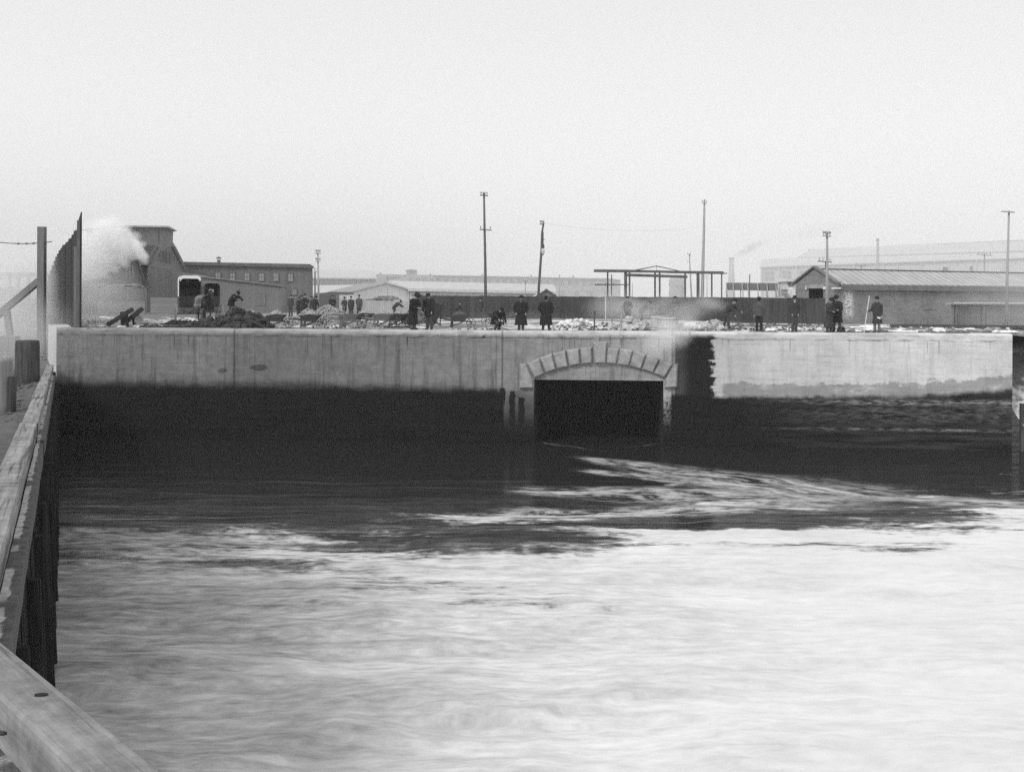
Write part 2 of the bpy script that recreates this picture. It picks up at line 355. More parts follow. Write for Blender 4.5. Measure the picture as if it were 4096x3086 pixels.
# pitched return walls at both ends
M_ret = plain("return_concrete", .62, .35, 1.4, (3, 3, .25))
M_vous = plain("arch_stone", .30, .3, 3, rough=.9, bs=14, bd=.05)
EX, EY = -.393, .92                                    # line of the left bulkhead
mb = MB()
c0 = W(0, 0.003, 0) ; c1 = c0 + Vector((-3.4, 6.6, 0))
c0z = Vector((-.004, 0, 0))
mb.prism([Vector((c0.x - .003, c0.y, 0)), Vector((c1.x, c1.y, 0)), Vector((c1.x + 1.0, c1.y + .4, 0)), Vector((c0.x + .25, c0.y + 1.28, 0))], (0, 0, DK - .004))
part('return_wall', mb, M_ret, quay, label='pale streaked end face of the quay wall turning back from the corner')
# voussoirs, keystone, springers: proud of the wall, with bevelled edges
def bevel_block(poly, proud=.24, bev=.085):            # poly in (u,z), counter-clockwise seen from the water
    P = [Vector((p[0], p[1])) for p in poly]; c = sum(P, Vector((0, 0))) / len(P); n = len(P)
    Q = []
    for i in range(n):
        a, b, d = P[i - 1], P[i], P[(i + 1) % n]
        e1, e2 = (b - a).normalized(), (d - b).normalized(); n1, n2 = Vector((-e1.y, e1.x)), Vector((-e2.y, e2.x))
        k = (n1 + n2); k = k / max(.3, k.length_squared) * 2
        if (b + k * .01 - c).length > (b - c).length: k = -k
        Q.append(b + k * bev)
    vs = [(p.x, .05, p.y) for p in P] + [(p.x, -proud * .25, p.y) for p in P] + [(p.x, -proud, p.y) for p in Q]
    fs = [tuple(2 * n + i for i in range(n))]
    for i in range(n):
        j = (i + 1) % n; fs += [(i, j, n + j, n + i), (n + i, n + j, 2 * n + j, 2 * n + i)]
    return MB().add(vs, fs)
uc = (wu(2400, 1450)[0]); 
intr = [wu(2137, 1513), wu(2400, 1453), wu(2656, 1513)]
extr = [wu(2108, 1452), wu(2400, 1386), wu(2690, 1457)]
def circ(p):
    (ax, ay), (bx, by), (cx, cy2) = p
    d = 2 * (ax * (by - cy2) + bx * (cy2 - ay) + cx * (ay - by))
    x = ((ax**2 + ay**2) * (by - cy2) + (bx**2 + by**2) * (cy2 - ay) + (cx**2 + cy2**2) * (ay - by)) / d
    y = ((ax**2 + ay**2) * (cx - bx) + (bx**2 + by**2) * (ax - cx) + (cx**2 + cy2**2) * (bx - ax)) / d
    return x, y, math.hypot(ax - x, ay - y)
ci, ce = circ(intr), circ(extr)
def onc(c, t, p0, p1):
    a0, a1 = math.atan2(p0[1] - c[1], p0[0] - c[0]), math.atan2(p1[1] - c[1], p1[0] - c[0])
    a = a0 + (a1 - a0) * t; return (c[0] + c[2] * math.cos(a), c[1] + c[2] * math.sin(a))
edges = [0, .091, .183, .275, .367, .453, .547, .633, .725, .817, .909, 1.0]
for k in range(11):
    t0, t1 = edges[k], edges[k + 1]
    if k == 5:
        poly = [wu(2377, 1453), wu(2424, 1453), wu(2429, 1367), wu(2368, 1365)]; nm, pr = 'keystone', .33
    else:
        poly = [onc(ci, t0, intr[0], intr[2]), onc(ci, t1, intr[0], intr[2]), onc(ce, t1, extr[0], extr[2]), onc(ce, t0, extr[0], extr[2])]
        nm, pr = 'voussoir', .24
        poly = [(p[0] + (.006 if i in (0, 3) else -.006), p[1]) for i, p in enumerate(poly)]
    wpart(nm, bevel_block(poly, pr), M_vous)
wpart('springer', bevel_block([wu(2078, 1553), wu(2136, 1553), wu(2136, 1516), wu(2104, 1454), wu(2078, 1452)]), M_vous)
wpart('springer', bevel_block([wu(2657, 1553), wu(2708, 1549), wu(2712, 1453), wu(2692, 1456), wu(2658, 1515)]), M_vous)

# ---- water
def water_mat():
    g = G("canal_water", False); P = g.pos(); x, y, z = g.xyz(P)
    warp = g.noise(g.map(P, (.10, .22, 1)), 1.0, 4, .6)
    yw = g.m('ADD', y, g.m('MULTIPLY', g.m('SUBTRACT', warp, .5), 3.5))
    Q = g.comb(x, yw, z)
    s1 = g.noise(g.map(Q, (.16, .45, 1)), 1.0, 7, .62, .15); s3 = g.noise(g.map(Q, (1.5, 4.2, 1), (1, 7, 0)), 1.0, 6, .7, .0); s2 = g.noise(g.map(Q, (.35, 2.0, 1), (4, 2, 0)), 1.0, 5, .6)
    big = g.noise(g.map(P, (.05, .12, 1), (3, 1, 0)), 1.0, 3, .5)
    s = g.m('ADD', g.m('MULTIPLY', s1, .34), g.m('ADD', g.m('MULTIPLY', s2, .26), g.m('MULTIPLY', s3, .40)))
    # painted sky reflection: colour paler towards the right and near side, greyer at the left
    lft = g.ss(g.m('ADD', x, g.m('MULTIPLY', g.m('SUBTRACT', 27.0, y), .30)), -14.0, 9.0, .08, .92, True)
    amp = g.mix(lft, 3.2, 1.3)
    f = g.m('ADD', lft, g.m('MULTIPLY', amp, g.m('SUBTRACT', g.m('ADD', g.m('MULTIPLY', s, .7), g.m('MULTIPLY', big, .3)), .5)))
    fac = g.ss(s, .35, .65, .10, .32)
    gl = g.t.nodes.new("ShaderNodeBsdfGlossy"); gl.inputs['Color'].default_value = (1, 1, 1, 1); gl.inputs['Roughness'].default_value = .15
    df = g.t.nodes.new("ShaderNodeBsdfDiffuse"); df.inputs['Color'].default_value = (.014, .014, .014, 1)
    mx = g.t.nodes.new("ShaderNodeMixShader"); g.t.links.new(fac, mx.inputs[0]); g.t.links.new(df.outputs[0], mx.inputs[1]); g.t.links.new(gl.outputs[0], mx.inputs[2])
    # foam carried out of the outfall and along its eddies
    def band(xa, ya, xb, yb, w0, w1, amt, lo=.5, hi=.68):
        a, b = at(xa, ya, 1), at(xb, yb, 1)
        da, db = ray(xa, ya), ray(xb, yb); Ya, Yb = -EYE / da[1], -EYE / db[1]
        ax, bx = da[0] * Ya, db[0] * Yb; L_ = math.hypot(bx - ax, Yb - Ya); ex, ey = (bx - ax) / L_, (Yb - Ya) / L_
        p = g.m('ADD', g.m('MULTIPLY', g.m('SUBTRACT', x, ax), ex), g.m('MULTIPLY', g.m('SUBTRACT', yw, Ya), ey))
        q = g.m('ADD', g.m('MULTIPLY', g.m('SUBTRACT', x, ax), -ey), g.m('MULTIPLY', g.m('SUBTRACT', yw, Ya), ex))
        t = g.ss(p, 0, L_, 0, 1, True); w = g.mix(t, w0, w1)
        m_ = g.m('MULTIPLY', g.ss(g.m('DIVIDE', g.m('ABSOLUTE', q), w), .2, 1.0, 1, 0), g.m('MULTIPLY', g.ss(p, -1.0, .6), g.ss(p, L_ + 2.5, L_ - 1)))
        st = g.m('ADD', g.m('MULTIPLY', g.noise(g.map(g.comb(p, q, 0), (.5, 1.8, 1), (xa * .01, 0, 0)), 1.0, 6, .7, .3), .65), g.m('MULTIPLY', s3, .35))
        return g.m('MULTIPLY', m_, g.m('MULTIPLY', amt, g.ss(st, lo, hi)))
    yb = g.ramp(g.ss(x, -20, 25, 0, 1, True), [(0, .325), (.33, .325), (.5, .345), (.62, .38), (.8, .40), (1, .40)])  # far edge of the painted sky reflection; the wall's dark reflection lies beyond
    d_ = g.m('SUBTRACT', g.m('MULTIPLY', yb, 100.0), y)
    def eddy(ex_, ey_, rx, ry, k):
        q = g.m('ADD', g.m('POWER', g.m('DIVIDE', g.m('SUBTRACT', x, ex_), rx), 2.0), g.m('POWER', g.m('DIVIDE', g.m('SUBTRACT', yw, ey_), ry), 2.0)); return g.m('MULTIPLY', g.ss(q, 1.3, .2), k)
    d_ = g.m('SUBTRACT', d_, g.m('ADD', eddy(6.3, 34.3, 4.6, 1.3, 7.0), g.m('ADD', eddy(2.5, 36.5, 4.5, 1.0, 5.0), eddy(9, 31, 7, .9, 3.0))))  # dark gaps left in the painted field
    sky_refl = g.ss(g.m('ADD', d_, g.m('ADD', g.m('MULTIPLY', g.m('SUBTRACT', s, .5), 32.0), g.m('MULTIPLY', g.m('SUBTRACT', g.noise(g.map(Q, (.11, .30, 1), (9, 3, 0)), 1.0, 3, .5), .5), 26.0))), .6, 5.0)  # matte pale field painted in place of the sky's reflection
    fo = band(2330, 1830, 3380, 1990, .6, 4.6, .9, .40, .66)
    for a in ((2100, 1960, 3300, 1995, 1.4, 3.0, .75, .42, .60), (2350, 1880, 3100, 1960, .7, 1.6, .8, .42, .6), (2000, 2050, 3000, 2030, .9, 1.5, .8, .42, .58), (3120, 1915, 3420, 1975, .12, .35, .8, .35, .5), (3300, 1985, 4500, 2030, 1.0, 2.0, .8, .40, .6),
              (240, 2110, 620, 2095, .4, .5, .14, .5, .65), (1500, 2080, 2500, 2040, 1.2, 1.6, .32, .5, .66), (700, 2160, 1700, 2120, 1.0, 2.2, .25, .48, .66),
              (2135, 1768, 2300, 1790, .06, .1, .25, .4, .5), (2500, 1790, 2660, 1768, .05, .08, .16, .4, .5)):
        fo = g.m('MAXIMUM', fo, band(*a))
    fd = g.t.nodes.new("ShaderNodeBsdfDiffuse"); sky_col = g.m('MULTIPLY', g.mix(g.ss(f, -.30, 1.0, 0, 1), .10, .78), g.mix(lft, g.ss(s, .38, .62, .55, 1.35, True), g.ss(s, .36, .64, .90, 1.08, True))); g.t.links.new(g.mix(g.ss(fo, 0, .3), sky_col, .62), fd.inputs['Color'])  # diffuse colour carries the sky's brightness, foam bands mixed over it
    fo = g.m('MAXIMUM', fo, g.m('MULTIPLY', sky_refl, .86))  # foam bands joined with the painted sky reflection
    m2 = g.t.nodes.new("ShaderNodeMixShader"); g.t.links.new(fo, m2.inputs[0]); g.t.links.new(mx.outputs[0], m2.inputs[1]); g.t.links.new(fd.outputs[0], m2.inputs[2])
    bp = g.t.nodes.new("ShaderNodeBump"); bp.inputs['Strength'].default_value = .6; bp.inputs['Distance'].default_value = .12
    sm_ = g.noise(g.map(Q, (.13, .75, 1), (2, 0, 0)), 1.0, 3, .45); g.t.links.new(sm_, bp.inputs['Height'])
    for n_ in (gl, df): g.t.links.new(bp.outputs[0], n_.inputs['Normal'])
    g.t.links.new(m2.outputs[0], g.out.inputs[0]); return g.mat
mb = MB()
for i in range(24):
    for j in range(20):
        xs_, ys_ = -30 + i * 10, -14 + j * 5
        mb.add([(xs_, ys_, 0), (xs_ + 10, ys_, 0), (xs_ + 10, ys_ + 5, 0), (xs_, ys_ + 5, 0)], [(0, 1, 2, 3)])
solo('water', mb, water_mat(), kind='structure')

# ---- ground: one sheet behind the wall to the horizon, left bank lower
def ground_mat(name, snow=.5, dirt=.10, left=None):
    g = G(name); P = g.pos(); n1 = g.noise(P, .22, 6, .65); n2 = g.noise(P, 1.6, 6, .7); n3 = g.noise(g.map(P, (.3, 1.0, 1)), .5, 4)
    k = g.m('ADD', g.m('MULTIPLY', n1, .5), g.m('ADD', g.m('MULTIPLY', n2, .28), g.m('MULTIPLY', n3, .22)))
    if left is not None: k = g.m('SUBTRACT', k, g.ss(g.xyz(P)[0], left + 1, left - 1, 0, .11))
    s = g.ss(k, snow - .03, snow + .03)
    c = g.mix(s, g.ss(n2, .3, .7, dirt * .55, dirt * 1.5, True), g.ss(n2, .3, .7, .6, .8, True))
    g.bump(g.m('ADD', g.noise(P, 5, 5), n2), .6, .08); return g.done(c, .95)
M_ground = ground_mat("frozen_yard", .515, .15, -24.0); M_bank = ground_mat("left_bank_earth", .62, .10)
def gz(u, v):
    z = DK - .02 + .05 * mnoise.noise(Vector((u * .3, v * .3, 0)))
    if u < -.5: z = min(z, lb(u, v))
    return z
def lb(u, v):      # level of the bank left of the wall end
    return 3.15 + (DK - 3.15) * max(0, min(1, (v - 1) / 26.0)) + .10 * mnoise.noise(Vector((u * .5, v * .5, 3)))
us = [-4000, -1500, -600, -250, -120, -80] + [-60 + 4 * i for i in range(14)] + [-3.5, -.6, -.45] + [2 + 3 * i for i in range(21)] + [75, 100, 150, 300, 700, 1800, 4000]
vs_ = [1.25, 2.5, 4, 6, 8, 11, 14, 18, 23, 28, 34, 42, 55, 75, 110, 180, 350, 800, 2000, 4500]
mb = MB(); idx = {}
for j, v in enumerate(vs_):
    for i, u in enumerate(us):
        idx[i, j] = len(mb.v)
        z = gz(u, v)
        if u > WLEN + 1: z = DK - .25 + .2 * mnoise.noise(Vector((u * .4, v * .4, 5)))
        mb.v.append(W(u, v, z))
for j in range(len(vs_) - 1):
    for i in range(len(us) - 1): mb.f.append((idx[i, j], idx[i + 1, j], idx[i + 1, j + 1], idx[i, j + 1]))
solo('ground', mb, M_ground, kind='structure', smooth=True)
# cap timber line: Y=8022/(y-1316) fit -> the bulkhead falls 3 % towards the quay
def capz(Y): return EYE - (1.91 + .03 * Y)
def capx(Y): return -7.6 - .427 * (Y - 16.6)          # inner (water) edge of the cap
mb = MB(); rows = [6.6, 8, 10, 12.5, 15, 18, 22, 26, 30, 35, 40, 44, 48, 52, 55.7]
offs = [-.12, -.4, -.8, -1.4, -2.2, -3.2, -4.6, -6.5, -9, -13, -20, -40, -90]
idx = {}
for j, Y in enumerate(rows):
    for i, o_ in enumerate(offs):
        idx[i, j] = len(mb.v)
        z = capz(Y) - .26 + .09 * mnoise.noise(Vector((o_ * .9, Y * .7, 1))) - .1 * (i > 1)
        mb.v.append(Vector((capx(Y) + o_ * 1.09 - .15, Y + o_ * .25 * (1 if Y < 50 else 0), z)))
for j in range(len(rows) - 1):
    for i in range(len(offs) - 1): mb.f.append((idx[i, j], idx[i, j + 1], idx[i + 1, j + 1], idx[i + 1, j]))
solo('left_bank', mb, M_bank, kind='structure', smooth=True)
# near bank, where the camera stands
def lowplane(xs, ys, drop=0):                       # a photo point on the cap plane (minus drop)
    Y = 4200 * (1.91 + drop) / ((ys - HY) - 126.0); dx, dz = ray(xs, ys); return Vector((dx * Y, Y, capz(Y) - drop))
pa, pb_ = lowplane(0, 2772), lowplane(339, 3086)
dn = (pb_ - pa); dn.z = 0; dn.normalize(); nn = Vector((-dn.y, dn.x, 0))
if nn.x > 0: nn = -nn                                 # towards the land side
mb = MB(); idx = {}
for j in range(14):
    for i in range(12):
        p = pa + dn * (-4 + j * 1.1) + nn * (-.05 + .1 * i ** 1.7); idx[i, j] = len(mb.v)
        mb.v.append(Vector((p.x, p.y, 4.86 + .05 * mnoise.noise(p * 2.3))))
for j in range(13):
    for i in range(11): mb.f.append((idx[i, j], idx[i + 1, j], idx[i + 1, j + 1], idx[i, j + 1]))
M_gravel = ground_mat("near_gravel", .56, .14)
solo('near_bank', mb, M_gravel, kind='structure', smooth=True)

# ---- timber bulkhead on the left
def timber_mat(name, v, ang, slash=.5):
    g = G(name); P = g.pos(); Q = g.map(P, (1, 1, 1), (0, 0, 0), (0, 0, ang))
    gr = g.noise(g.map(Q, (9, .5, 9)), 1.0, 5, .7); big = g.noise(P, 1.3, 5); pit = g.noise(g.map(Q, (1.6, 7, 2)), 1.4, 3, .5)
    c = g.m('MULTIPLY', g.ss(gr, .35, .65, v * .68, v * 1.25, True), g.ss(big, .3, .7, .8, 1.12, True))
    c = g.m('MULTIPLY', c, g.ss(pit, .68, .74, 1.0, slash)); c = g.mix(g.ss(g.noise(P, 24, 3), .76, .79), c, .8)
    cr = g.noise(g.map(Q, (16, .30, 5), (3, 1, 0)), 1.0, 4, .6); c = g.m('MULTIPLY', c, g.ss(cr, .55, .62, 1.0, .45)); bl = g.noise(P, 3.2, 6, .75); c = g.m('MULTIPLY', c, g.ss(bl, .35, .65, .72, 1.2, True))
    g.bump(g.m('ADD', g.m('MULTIPLY', cr, -1.5), g.m('ADD', gr, g.m('MULTIPLY', bl, 1.0))), .6, .012); return g.done(c, .9)
def ledge_mat():
    g = G("snowy_ledge_timber"); P = g.pos(); x, y, z = g.xyz(P)
    off = g.m('ADD', g.m('ADD', x, 7.6), g.m('MULTIPLY', g.m('SUBTRACT', y, 16.6), .427))      # distance out from the cap edge
    n = g.noise(g.map(P, (4, 1.2, 1)), 1.6, 5, .7); n2 = g.noise(P, 9, 5)
    sn = g.m('MULTIPLY', g.ss(g.m('SUBTRACT', g.m('ADD', off, g.m('MULTIPLY', g.m('SUBTRACT', n, .5), .16)), .085), -.012, .012, 1, 0), g.ss(g.noise(g.map(P, (1, .8, 1)), .8, 3), .40, .47))
    c = g.mix(sn, g.ss(n2, .3, .7, .05, .12, True), g.ss(n2, .3, .7, .22, .55, True)); g.bump(n2, .4, .02); return g.done(c, .95)
M_cap = timber_mat("weathered_cap_timber", .27, -math.atan(.427)); M_cap2 = timber_mat("near_cap_timber", .25, math.pi / 2 - math.atan2(dn.y, dn.x))
M_pile = plain("wet_black_piles", .013, .7, 3, (3, 3, .4), spec=.08); M_ledge = ledge_mat()
bh = thing('timber_bulkhead', 'weathered timber bulkhead with squared cap beams on black piles along the left bank', 'bulkhead', (capx(30), 30, 0))
def cap_pt(Y, off, dz=0): return Vector((capx(Y) + off / .92, Y, capz(Y) + dz))
jy = [5.9, lowplane(100, 1941).y, lowplane(150, 1700).y, lowplane(160, 1597).y, lowplane(180, 1529).y, 53.6]
for i in range(5):
    a, b = jy[i] + .012, jy[i + 1] - .012; o_ = (.0, -.01, .012, -.006, .01)[i]; h_ = (.0, .012, 0, .01, .0)[i]
    mb = MB(); n = 6
    P0 = []
    for k in range(n + 1):
        Y = a + (b - a) * k / n; w_ = .004 * mnoise.noise(Vector((Y, i, 0)))
        P0.append([cap_pt(Y, -.31 + o_, h_ - .3), cap_pt(Y, o_, h_ - .3), cap_pt(Y, o_, h_ - .018 + w_), cap_pt(Y, -.018 + o_, h_), cap_pt(Y, -.292 + o_, h_ + w_), cap_pt(Y, -.31 + o_, h_ - .018)])
    base = len(mb.v)
    for q in P0: mb.v += q
    for k in range(n):
        for j in range(6): mb.f.append((6 * k + j, 6 * k + (j + 1) % 6, 6 * k + 6 + (j + 1) % 6, 6 * k + 6 + j))
    mb.f.append((5, 4, 3, 2, 1, 0)); mb.f.append(tuple(6 * n + j for j in range(6)))
    part('cap_beam', mb, M_cap, bh)
for i, (a, b) in enumerate(((6.0, 11.2), (11.25, 19.3), (19.9, 31.6), (31.7, 46.5))):      # lower ledge timber carrying snow
    mb = MB()
    for k in range(8):
        y0, y1 = a + (b - a) * k / 8, a + (b - a) * (k + 1) / 8
        f = lambda Y, s: cap_pt(Y, s + .012 * mnoise.noise(Vector((Y * 2, s * 9, 0))), -.23 + .008 * mnoise.noise(Vector((Y * 3, s, 4))))
        q = [f(y0, .014), f(y0, .145), f(y1, .145), f(y1, .014)]
        mb.add([p - Vector((0, 0, .3)) for p in q] + q, [(4, 5, 6, 7), (0, 1, 5, 4), (2, 3, 7, 6), (3, 0, 4, 7), (1, 2, 6, 5)])
    part('ledge_beam', mb, M_ledge, bh)
mb = MB(); Y = 5.6; k = 0
while Y < 53.5:                                          # close sheet piles, battered outwards
    y1 = Y + .29; off = .12 + .03 * random.random(); top = -.30 - .25 * random.random()
    bat = .24
    f = lambda Yq, o2, z: Vector((capx(Yq) + o2 / .92, Yq, z))
    zt_ = capz(Y) + top
    mb.hexa([f(Y, -.05, -2.5), f(Y, off + bat, -2.5), f(y1, off + bat, -2.5), f(y1, -.05, -2.5)],
            [f(Y, -.06, zt_), f(Y, off - .03, zt_), f(y1, off - .03, zt_), f(y1, -.06, zt_)])
    Y = y1 + .02
part('sheet_piling', mb, M_pile, bh)
Y = 6.4; k = 0
while Y < 52:
    mb = MB(); r = .12 + .04 * random.random()
    pts = []
    for t in range(7):
        z = capz(Y) - .8 + (-2.5 - capz(Y) + .8) * t / 6
        o2 = .10 + .24 * t / 6 + .03 * mnoise.noise(Vector((Y, t * .7, 2)))
        pts.append(Vector((capx(Y) + o2 / .92, Y, z)))
    mb.tube(pts, [r * (.85 + .2 * random.random()) for _ in pts], 10)
    part('pile', mb, M_pile, bh, smooth=True); Y += 1.9 + random.random() * .7
mb = MB()                                               # near corner beam in front of the camera
q = [lowplane(20 - 30, 2580 - 24), lowplane(652, 3086), lowplane(339, 3086), lowplane(0, 2772)]
ext = 3.2
a, b = q[0], q[1]; d = (b - a).normalized(); nrm = Vector((-d.y, d.x, 0)).normalized()
if nrm.x > 0: nrm = -nrm
a = a - d * .6; b = b + d * ext; w_ = .275
t4 = [a, b, b + nrm * w_, a + nrm * w_]
n = 20; ring = []
for k in range(n + 1):
    p = a + (b - a) * k / n; wob = .004 * mnoise.noise(p * 3)
    ring.append([p + Vector((0, 0, -.27)), p + Vector((0, 0, -.02)), p + nrm * .02 + Vector((0, 0, wob)), p + nrm * (w_ - .02) + Vector((0, 0, -wob)), p + nrm * w_ + Vector((0, 0, -.02)), p + nrm * w_ + Vector((0, 0, -.27))])
for r_ in ring: mb.v += r_
for k in range(n):
    for j in range(6): mb.f.append((6 * k + j, 6 * k + (j + 1) % 6, 6 * k + 6 + (j + 1) % 6, 6 * k + 6 + j))
mb.f.append((5, 4, 3, 2, 1, 0)); mb.f.append(tuple(6 * n + j for j in range(6)))
nb = thing('corner_beam', 'large pale squared timber crossing the bottom left corner with a dark bolt hole', 'beam', tuple(a))
part('timber', mb, M_cap2, nb)
hp = lowplane(165, 2786); mb = MB().lathe([(.024, -.02), (.026, .0015), (.001, .0015)], hp + Vector((0, 0, .003)), 16, sx=1.35, sy=.8)  # flat dark disc painted for the shade inside the hole
part('bolt_hole', mb, plain("hole_shade", .02, .3), nb)
iron = plain("rusty_iron", .06, .4, 9, rough=.6, spec=.4)
mb = MB(); p = lowplane(20, 2925); mb.tube([p + nrm * .02 + Vector((math.cos(a_) * .026, -math.sin(a_) * .02, math.sin(a_) * .016 - .01)) for a_ in [i * .7 for i in range(10)]], .006, 6)
part('iron_ring', mb, iron, nb)
mb = MB()                                                # sheeting under the near beam
for k in range(26):
    p = a + d * (k * .3); z1 = p.z - .27
    e_ = d * .28
    mb.hexa([p + nrm * .03 + Vector((0, 0, -2.5 - p.z)), p + e_ + nrm * .03 + Vector((0, 0, -2.5 - p.z)), p + e_ + nrm * .2 + Vector((0, 0, -2.5 - p.z)), p + nrm * .2 + Vector((0, 0, -2.5 - p.z))],
            [Vector((v.x, v.y, z1)) for v in (p + nrm * .03, p + e_ + nrm * .03, p + e_ + nrm * .2, p + nrm * .2)])
part('sheet_piling', mb, M_pile, nb)
mb = MB()                                                # pebbles on the near bank
for k in range(500):
    p = pa + dn * random.uniform(-2.5, 1.5) + nn * random.uniform(.02, 1.0) ; s = random.uniform(.006, .02)
    mb.rock((p.x, p.y, 4.86 + s * .3), s, k, .3)
solo('gravel', mb, M_gravel, kind='stuff')
# ================================================================ BUILDINGS, FENCES, POLES BEYOND THE YARD
def slab(pl, poly, depth, off=0.0, mb=None):
    mb = mb or MB(); P = [pl.pt(x, y, off) for x, y in poly]
    ar = sum((P[i].x * P[(i + 1) % len(P)].z - P[(i + 1) % len(P)].x * P[i].z) for i in range(len(P)))
    if ar > 0: P.reverse()
    P.reverse()
    return mb.prism(P, pl.n * depth)
def rect(x0, y0, x1, y1, sl=0.0): return [(x0, y0), (x1, y0 + sl * (x1 - x0)), (x1, y1 + sl * (x1 - x0)), (x0, y1)]
def win(parent, pl, x0, y0, x1, y1, mat, fmat=None, off=.06, nm='window', sl=0.0, mull=True):
    w = part(nm, slab(pl, rect(x0, y0, x1, y1, sl), .08, off), mat, parent)
    if fmat:
        mb = MB(); t = max(1.2, (x1 - x0) * .09)
        slab(pl, rect(x0 - t, y0 - t, x1 + t, y0, sl), .1, off + .05, mb); slab(pl, rect(x0 - t, y1, x1 + t, y1 + t, sl), .1, off + .05, mb)
        slab(pl, rect(x0 - t, y0, x0, y1, 0), .1, off + .05, mb); slab(pl, rect(x1, y0 + sl * (x1 - x0), x1 + t, y1 + sl * (x1 - x0), 0), .1, off + .05, mb)
        if mull:
            xm, ym = (x0 + x1) / 2, (y0 + y1) / 2
            slab(pl, rect(xm - t * .3, y0, xm + t * .3, y1), .08, off + .03, mb); slab(pl, rect(x0, ym - t * .3, x1, ym + t * .3), .08, off + .03, mb)
        part('window_frame', mb, fmat, w)
    return w
BASE = 1300
M_bd_dark = boards("dark_board_siding", .15, .3, .3, gap=.8); M_bd_mid = boards("grey_board_siding", .165, .35, .25, gap=.8)
M_bd_barn = boards("barn_board_siding", .23, .3, .22); M_bd_h = boards("rough_horizontal_boards", .24, .3, .3, True)
M_roof_d = plain("tarred_roof", .12, .3, 1.5); M_roof_s = plain("frosted_roof", .5, .15, 2); M_shut = plain("whitewashed_panes", .30, .25, 3)
M_glass = plain("dull_dark_glass", .06, .3, 2, rough=.4, spec=.5); M_trim = plain("grey_trim", .3, .2, 3); M_white = boards("whitewashed_boards", .62, .4, .08, gap=.75)
M_snow = plain("snow", .8, .08, 4); M_brickf = plain("far_brick", .26, .2, .6)
# --- two-storey board building
P2 = Plane(745, 124, 1262, 128)
b = thing('board_building', 'two-storey dark board building with a row of pale windows under a flat roof', 'building', gp(1000, 128))
part('wall', slab(P2, [(700, 1052), (1250, 1068), (1253, BASE), (700, BASE)], 14), M_bd_dark, b)
part('roof', slab(P2, [(695, 1046), (1240, 1056), (1256, 1066), (1256, 1071), (695, 1058)], 14.6, .35), M_roof_d, b)
for i, x in enumerate((862, 920, 978, 1036, 1094, 1152)):
    win(b, P2, x, 1089 + i * .9, x + 19, 1120 + i * .9, M_shut, M_bd_dark)
win(b, P2, 1168, 1157, 1186, 1178, M_shut, M_bd_dark)
d = part('door', slab(P2, rect(1098, 1191, 1135, 1262), .1, .06), M_trim, b, label='pale double door')
mb = MB(); slab(P2, rect(1085, 1192, 1097, 1262), .12, .08, mb); slab(P2, rect(1137, 1192, 1143, 1262), .12, .08, mb); slab(P2, rect(1085, 1187, 1143, 1191), .12, .09, mb)
part('door_frame', mb, M_shut, d)
part('string_course', slab(P2, rect(1125, 1188, 1253, 1190.5), .1, .05), M_trim, b)
v = part('roof_ventilator', slab(P2, rect(868, 1038, 882, 1052), 1.0, -3), M_bd_mid, b)
part('ventilator_cap', slab(P2, [(864, 1031), (875, 1026), (886, 1031), (886, 1033), (864, 1033)], 1.3, -2.8), M_roof_d, v)
# --- lean-to shed with sloping roofline
PL = Plane(600, 108, 1128, 110)
b = thing('lean_to_shed', 'long dark lean-to shed whose snow-edged roof slopes down to the right', 'shed', gp(900, 109))
part('wall', slab(PL, [(590, 1070), (765, 1094), (805, 1108), (1127, 1144), (1127, BASE), (584, BASE), (584, 1130)], 9), M_bd_mid, b)
part('roof', slab(PL, [(800, 1104.5), (1130, 1142), (1130, 1144), (800, 1107)], 9.4, .25), M_trim, b)
part('boarded_panel', slab(PL, rect(1020, 1174, 1062, 1222), .05, .05), M_bd_dark, b)
# --- gabled barn with a tall monitor
PB = Plane(560, 114, 770, 118)
b = thing('gabled_barn', 'tall gabled barn with a boxy roof monitor and worn painted lettering', 'barn', gp(665, 116))
part('gable_wall', slab(PB, [(592, 1068), (600, 1052), (640, 980), (655, 968), (692, 968), (704, 990), (750, 1084), (748, 1098), (748, BASE), (592, BASE)], 20), M_bd_barn, b)
part('eave_band', slab(PB, [(606, 1068), (745, 1088), (745, 1100), (606, 1080)], .5, .35), M_roof_d, b)
part('roof', slab(PB, [(692, 986), (703, 986), (752, 1083), (747, 1092)], 20, .5), M_roof_d, b)
part('roof', slab(PB, [(589, 1060), (632, 986), (637, 988), (594, 1064)], 20, .3), M_roof_d, b)
m_ = part('monitor', slab(PB, [(470, 904), (676, 904), (693, 924), (691, 976), (640, 1010), (597, 1060), (470, 1060)], 9, .12), M_bd_barn, b)
part('monitor_roof', slab(PB, [(432, 899.5), (677, 903), (709, 922), (708, 925), (676, 909), (432, 906)], 10.5, .9), M_roof_s, m_)
part('monitor_corner', slab(PB, rect(635.5, 908, 637.5, 975), .1, .16), M_roof_d, m_)
for y0, y1, x0, x1 in ((981, 999, 570, 622), (1003, 1020, 575, 607)): part('louvre', slab(PB, [(x0, y0), (x1, y0), (x1 - 10, y1), (x0, y1)], .05, .2), M_roof_d, m_)
mb = MB()
for i in range(4): slab(PB, rect(641.5 + 13.3 * i, 1000 + 3 * i, 648 + 13.3 * i, 1046 + 1.6 * i), .05, .2, mb)
part('slit_openings', mb, M_bd_dark, b)
mb = MB()                                               # illegible, arched, weathered letters
